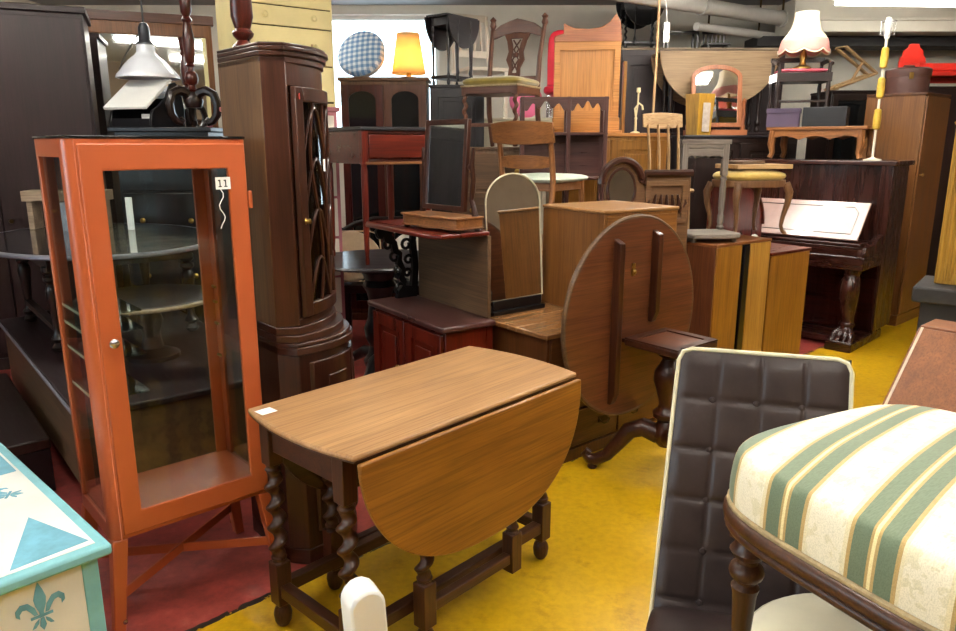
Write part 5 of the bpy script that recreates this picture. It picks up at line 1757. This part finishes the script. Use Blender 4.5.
# scalloped lamp
t = thing('fringed_lamp', 'lamp with cream scalloped shade and pink lower band, on the black oriental chair', 'lamp', (q[0] + .01, q[1], TT + .151 + .3075), 0)
PI_ = cloth('pink_shade_band', 'e0a49a', .4)
CS = cloth('cream_shade', 'efe6d0', .4)
def shade_fn(z0, z1):
    pr_ = [(.0, .195), (.07, .18), (.11, .15), (.16, .115), (.22, .098), (.29, .088)]
    def rad(z):
        for (a, ra), (b_, rb) in zip(pr_, pr_[1:]):
            if a <= z <= b_:
                k = (z - a) / (b_ - a)
                return ra + (rb - ra) * k
        return pr_[-1][1]
    def fn(u, v):
        a = 2 * PI * u
        z = z0 + (z1 - z0) * v
        r = rad(z) * (1 + .02 * math.cos(8 * a))
        zz = z - (.030 * abs(math.cos(4 * a)) * (1 - v) if z0 == 0 else 0)
        return (r * math.cos(a), r * math.sin(a), zz)
    return fn
o = obj('shade', MB().grid(shade_fn(.08, .29), 64, 10), CS, t, bev=0, solid=.003)
o.location.z = .142
o = obj('shade_band', MB().grid(shade_fn(.0, .08), 64, 4), PI_, t, bev=0, solid=.004)
o.location.z = .142
obj('fringe', MB().tube([(.197 * (1 + .02 * math.cos(8 * a)) * math.cos(a), .197 * (1 + .02 * math.cos(8 * a)) * math.sin(a), .142 - .030 * abs(math.cos(4 * a))) for a in [2 * PI * i / 64 for i in range(64)]], .006, 6, closed=True), CS, t, bev=0)
obj('base', MB().lathe([(.07, 0), (.07, .012), (.03, .03), (.02, .06), (.03, .1), (.014, .14), (.012, .385), (0, .385)], (0, 0, 0), 16), BRASS, t, bev=0)
m = MB()
for a in range(0, 360, 120):
    m.tube([(0, 0, .375), (.088 * cosd(a), .088 * sind(a), .425)], .004, 5)
obj('shade_carrier', m, BRASS, t, bev=0)

# ------------------------------------------------------------------ plain wardrobe, hat box
rzw = 42.
t = thing('wardrobe', 'tall plain brown veneered wardrobe carrying the leather hat box', 'wardrobe', corner(3.512, 5.965, rzw, .57, .44), rzw)
obj('body', MB().b(-.285, .285, -.22, .22, .09, 1.87), W('wardrobe', 'z', .7), t)
obj('plinth', MB().b(-.292, .292, -.228, .222, 0, .09), W('wardrobe', 'x'), t)
obj('top', MB().b(-.295, .295, -.23, .22, 1.87, 1.89), W('chest', 'x'), t)
d = obj('door', MB().b(-.275, .275, -.236, -.22, .10, 1.86), W('wardrobe', 'z', .6), t)
obj('knob', MB().lathe([(.006, 0), (.006, .014), (.014, .02), (.012, .03)], (0, 0, 0), 12, T3((-.24, -.236, 1.25)) @ rot(90, 'X')), BRASS, d, bev=0)
HB = P('hatbox_leather', '4d2f28', .5, 0, .15, 16)
t = thing('hat_box', 'round brown leather hat box with a clasp, on the wardrobe', 'hat box', (3.50, 6.23, 1.8905), 0)
obj('body', MB().lathe([(.158, 0), (.16, .01), (.16, .13), (0, .13)], (0, 0, 0), 32), HB, t, bev=0)
obj('lid', MB().lathe([(.166, .13), (.168, .14), (.168, .185), (.15, .198), (0, .20)], (0, 0, 0), 32), HB, t, bev=0)
obj('clasp', MB().c(-.06, -.156, .13, .03, .012, .05, rot(0)), BRASS, t, bev=.002)
obj('handle', MB().tube([(-.05, 0, .198), (-.04, 0, .218), (.04, 0, .218), (.05, 0, .198)], .007, 6), HB, t, bev=0)
# red bench on a dark cupboard
t = thing('dark_cupboard', 'dark cupboard behind the wardrobe, under the red painted bench', 'cupboard', (4.75, 7.55, 0), 0)
carcass(t, 1.3, .5, 2.03, W('wardark', 'z'), None, .01)
t = thing('red_bench', 'bright red painted bench with carved end crests, high behind the hat box', 'bench', (4.72, 7.50, 2.031), 0)
RP = P('red_gloss_paint', 'cf2f22', .4, 0, .08)
obj('back', MB().b(-.55, .55, .10, .13, .05, .24), RP, t)
obj('seat', MB().b(-.56, .56, -.16, .13, .10, .13), RP, t)
obj('rail', MB().b(-.55, .55, .07, .10, .17, .20), RP, t)
for x in (-.48, .48, .0):
    if x:
        obj('end_panel', MB().b(x - .02, x + .02, -.16, .10, 0, .22), RP, t)
for x in (-.42, .30):
    m = MB().prism([(x - .13, .24), (x - .12, .29), (x - .10, .31), (x - .09, .36), (x - .05, .39), (x - .04, .42), (x + .04, .42), (x + .05, .39), (x + .09, .36), (x + .10, .31), (x + .12, .29), (x + .13, .24)][::-1], 'y', .098, .135)
    obj('crest', m, RP, t)
# cabinet with folding rack
t = thing('china_cabinet', 'dark cabinet with glazed top door, behind the low brown table', 'cabinet', (3.58, 7.32, 0), 0)
carcass(t, .56, .44, 1.98, W('dark', 'z'), None, .01)
panel_door('door', t, W('dark', 'z'), -.27, .27, -.22, 1.2, 1.94, .02, .05, glaz=DKGLASS)
panel_door('door', t, W('redmahog', 'z'), -.27, .27, -.22, .06, 1.19, .02, .05)
t = thing('folding_rack', 'folded pale wooden frame lying open like a V on the dark cabinet', 'rack', (3.62, 7.28, 1.9805), 15)
PLx = W('palewood', 'x')
m = MB()
def stick(parent, a, b_, w=.02):
    obj('slat', MB().tube([a, b_], w, 6, flat=.6), PLx, parent, bev=0)
stick(t, (-.26, 0, .02), (.20, 0, .17), .024)
stick(t, (-.18, 0, .40), (.20, 0, .17), .024)
stick(t, (-.26, .12, .02), (.20, .12, .17), .024)
stick(t, (-.18, .12, .40), (.20, .12, .17), .024)
stick(t, (-.08, 0, .085), (.03, 0, .27), .018)
stick(t, (-.22, 0, .02), (-.22, .12, .02), .016)
stick(t, (-.18, 0, .40), (-.18, .12, .40), .016)
stick(t, (.20, 0, .17), (.20, .12, .17), .016)

# ------------------------------------------------------------------ sideboard row behind: pine toilet mirror, blond stand
t = thing('dark_sideboard', 'tall dark sideboard under the pine arched mirror', 'sideboard', (2.36, 6.95, 0), 0)
carcass(t, 1.02, .42, 1.57, W('dark', 'z'), W('greydark', 'x'), .01)
for i in range(2):
    panel_door('door', t, W('dark', 'z'), -.5 + .5 * i, -.005 + .5 * i, -.21, .05, 1.5, .02, .07, knob=.9)
t = thing('arched_toilet_mirror', 'reddish pine toilet mirror with arched top, on the tall dark sideboard', 'mirror', (2.22, 7.06, 1.5705), 0)
PR, PRz = W('pinered', 'x'), W('pinered', 'z')
obj('base', MB().b(-.27, .27, -.10, .10, 0, .05), PR, t)
for s in (-1, 1):
    obj('post', MB().lathe([(.02, .05), (.026, .08), (.016, .11), (.022, .2), (.016, .28), (.022, .31), (.0, .34)], (s * .255, 0, 0), 12), PRz, t, bev=0)
def archy(w, h0, h1, r):
    return [(-w, h0), (w, h0), (w, h1)] + [(w * cosd(a), h1 + r * sind(a)) for a in range(15, 166, 15)] + [(-w, h1)]
m = MB().ring(archy(.235, .07, .53, .11), archy(.195, .11, .52, .08), 'y', -.014, .014)
f = obj('mirror_frame', m, PRz, t, bev=.004)
obj('mirror_plate', MB().prism(archy(.195, .11, .52, .08), 'y', -.004, .004), mirror(), f, bev=0)
f.matrix_local = T3((0, 0, .005)) @ rot(-9, 'X')
f.location = (0, -.03, .005)
t = thing('tapered_bin', 'blond wooden tapered bin with open top, in front of the pine arched mirror', 'bin', (2.0, 6.84, 1.5705), 24)
def tap(w0, w1, z0, z1):
    m = MB()
    a = [m.bm.verts.new((x * w0, y * w0, z0)) for x, y in ((-1, -1), (1, -1), (1, 1), (-1, 1))]
    b_ = [m.bm.verts.new((x * w1, y * w1, z1)) for x, y in ((-1, -1), (1, -1), (1, 1), (-1, 1))]
    c_ = [m.bm.verts.new((x * (w1 - .012), y * (w1 - .012), z1)) for x, y in ((-1, -1), (1, -1), (1, 1), (-1, 1))]
    d_ = [m.bm.verts.new((x * (w0 - .012), y * (w0 - .012), z0 + .02)) for x, y in ((-1, -1), (1, -1), (1, 1), (-1, 1))]
    m.face(a[::-1]); m.face(d_)
    for i in range(4):
        j = (i + 1) % 4
        m.face([a[i], a[j], b_[j], b_[i]]); m.face([b_[i], b_[j], c_[j], c_[i]]); m.face([c_[i], c_[j], d_[j], d_[i]])
    return m
obj('body', tap(.075, .092, 0, .36), W('gold', 'z'), t, bev=.003)
obj('wrapping_paper', MB().b(-.04, .04, -.096, -.092, .03, .28), P('grey_paper', 'b0a498', .8, 0, .2, 20), t, bev=0)
# oak dropleaf table on a chest at the back
t = thing('dark_chest', 'long dark chest under the pale oak drop-leaf table', 'chest', (2.30, 7.46, 0), 0)
carcass(t, 1.3, .5, 1.60, W('wardark', 'z'), None, .01)
t = thing('oak_gateleg_table', 'pale grey oak gateleg table whose big half-round leaf hangs down, behind the arched mirror', 'table', (2.30, 7.50, 1.601), 0)
GO, GOz = W('greyoak', 'x'), W('dark', 'z')
obj('tabletop', MB().b(-.57, .57, -.17, .17, .735, .757), GO, t)
for s in (-1, 1):
    obj('drop_leaf', MB().prism([(.57 * math.copysign(abs(cosd(a)) ** .9, cosd(a)), .745 - .50 * abs(sind(a))) for a in range(0, 181, 6)], 'y', *sorted((s * .175, s * .193))), GO, t, bev=.004)
obj('apron', MB().b(-.45, .45, -.13, .13, .62, .735), W('dark', 'x'), t)
for x in (-.43, .43):
    for y in (-.12, .12):
        m = MB()
        turned(m, x, y, 0, .62, .03)
        obj('leg', m, GOz, t, bev=0)
# dark wardrobe behind and the chairs on top of it
t = thing('dark_wardrobe', 'very dark wide wardrobe behind the pale oak table, carrying small dark chairs', 'wardrobe', (2.28, 7.99, 0), 0)
carcass(t, 1.66, .40, 2.44, W('wardark', 'z'), W('tan', 'x'), .0, .02)
for i in range(3):
    panel_door('door', t, W('wardark', 'z'), -.82 + .55 * i, -.28 + .55 * i, -.2, .08, 2.36, .02, .09)
t = thing('gateleg_table', 'dark barley-twist gateleg table on top of the very dark wardrobe', 'table', (1.66, 7.99, 2.441), 8)
small_gateleg(t, .44, .22, .48, W('black', 'z'), W('black', 'x'), .25, True)
t = thing('low_bench', 'low black bench on the very dark wardrobe, next to the twist-leg table', 'bench', (2.08, 7.95, 2.441), 0)
obj('seat', MB().prism([(-.17, .16), (0, .148), (.17, .16), (.17, .175), (0, .163), (-.17, .175)], 'y', -.1, .1), W('black', 'x'), t)
for x in (-.15, .15):
    for y in (-.08, .08):
        obj('leg', MB().c(x, y, .08, .022, .022, .16), W('black', 'z'), t)
for y in (-.08, .08):
    obj('arm_post', MB().c(-.15, y, .21, .022, .022, .08), W('black', 'z'), t)
t = thing('spindle_chair_back', 'small black spindle-backed seat on the right of the very dark wardrobe top', 'chair', (2.44, 7.93, 2.441), 0)
obj('seat', MB().b(-.12, .12, -.1, .1, .03, .05), W('black', 'x'), t)
for x in (-.10, .10):
    for y in (-.08, .08):
        obj('foot', MB().c(x, y, .015, .02, .02, .03), W('black', 'z'), t)
for i in range(6):
    x = -.105 + .042 * i
    obj('spindle', MB().lathe([(.007, .05), (.01, .1), (.007, .16)], (x, .08, 0), 8), W('black', 'z'), t, bev=0)
obj('top_rail', MB().prism([(-.125, .155), (.125, .155), (.125, .215), (.10, .19), (.04, .18), (0, .188), (-.04, .18), (-.10, .19), (-.125, .215)], 'y', .07, .09), W('black', 'x'), t)
# hanging cable with tag
t = thing('hanging_cable', 'pale cable hanging from the ceiling with a white tag, right of the pine mirror back', 'cable', (1.53, 6.62, 1.72), 0)
obj('cable', MB().tube([(0, 0, 0), (.006, 0, .5), (.004, 0, 1.0), (.0, 0, ZC - 1.72)], .011, 8), W('palewood', 'z'), t, bev=0)
obj('tag', MB().b(.055, .105, -.002, .002, .62, .78), PAPER, t, bev=0)
obj('tag_string', MB().tube([(.08, 0, .78), (.06, 0, .95), (.004, 0, 1.0)], .003, 5), PAPER, t, bev=0)

# ------------------------------------------------------------------ right edge
t = thing('slate_cabinet', 'black cabinet with thick rough slate top, behind the sloping desk', 'cabinet', (2.57, 3.66, 0), -38)
SL = P('dark_slate', '2a2624', .7, 0, .3, 14, 0, .4)
obj('body', MB().b(-.24, .30, -.16, .2, 0, .70), P('black_paint', '161414', .5, 0, .15), t)
obj('top_slab', MB().b(-.28, .34, -.20, .24, .70, .78), SL, t, bev=.01)
t = thing('cane_panel', 'gilded wooden panel with woven cane centre at the right edge, on the black slate top', 'chair back', (2.57, 3.64, .781), -38)
GD, GDz = W('gold', 'x'), W('gold', 'z')
m = MB().ring([(-.22, .0), (.26, .0), (.26, .82), (.02, .86), (-.22, .80)], [(-.13, .06), (.17, .06), (.17, .74), (.02, .78), (-.13, .72)], 'y', -.018, .018)
obj('frame', m, GDz, t, bev=.006)
for x in (-.20, -.175, -.15):
    obj('reeding', MB().tube([(x, -.019, .02), (x, -.019, .78)], .009, 8), GDz, t, bev=0)
cn = MB()
for i in range(13):
    x = -.13 + .30 * i / 12
    cn.b(x - .003, x + .003, -.004, -.001, .06, .74)
for i in range(24):
    z = .065 + .66 * i / 23
    cn.b(-.13, .17, -.001, .002, z - .003, z + .003)
for i in range(-20, 26):
    a = Vector((-.13, .0025, .06 + i * .03)); b_ = a + Vector((.30, 0, .30))
    k0 = max(0, (.06 - a.z) / .30); k1 = min(1, (.72 - a.z) / .30)
    if k1 > k0:
        cn.tube([a + (b_ - a) * k0, a + (b_ - a) * k1], .002, 4)
obj('cane_lattice', cn, P('cane', 'a87a48', .6, 0, .1), t, bev=0)
obj('cane_backing', MB().b(-.13, .17, .006, .010, .06, .74), W('redbrown', 'z'), t, bev=0)
obj('crest', MB().tube([(-.22, 0, .80), (-.15, 0, .845), (.02, 0, .875), (.2, 0, .845), (.26, 0, .82)], .022, 8), GD, t, bev=0)
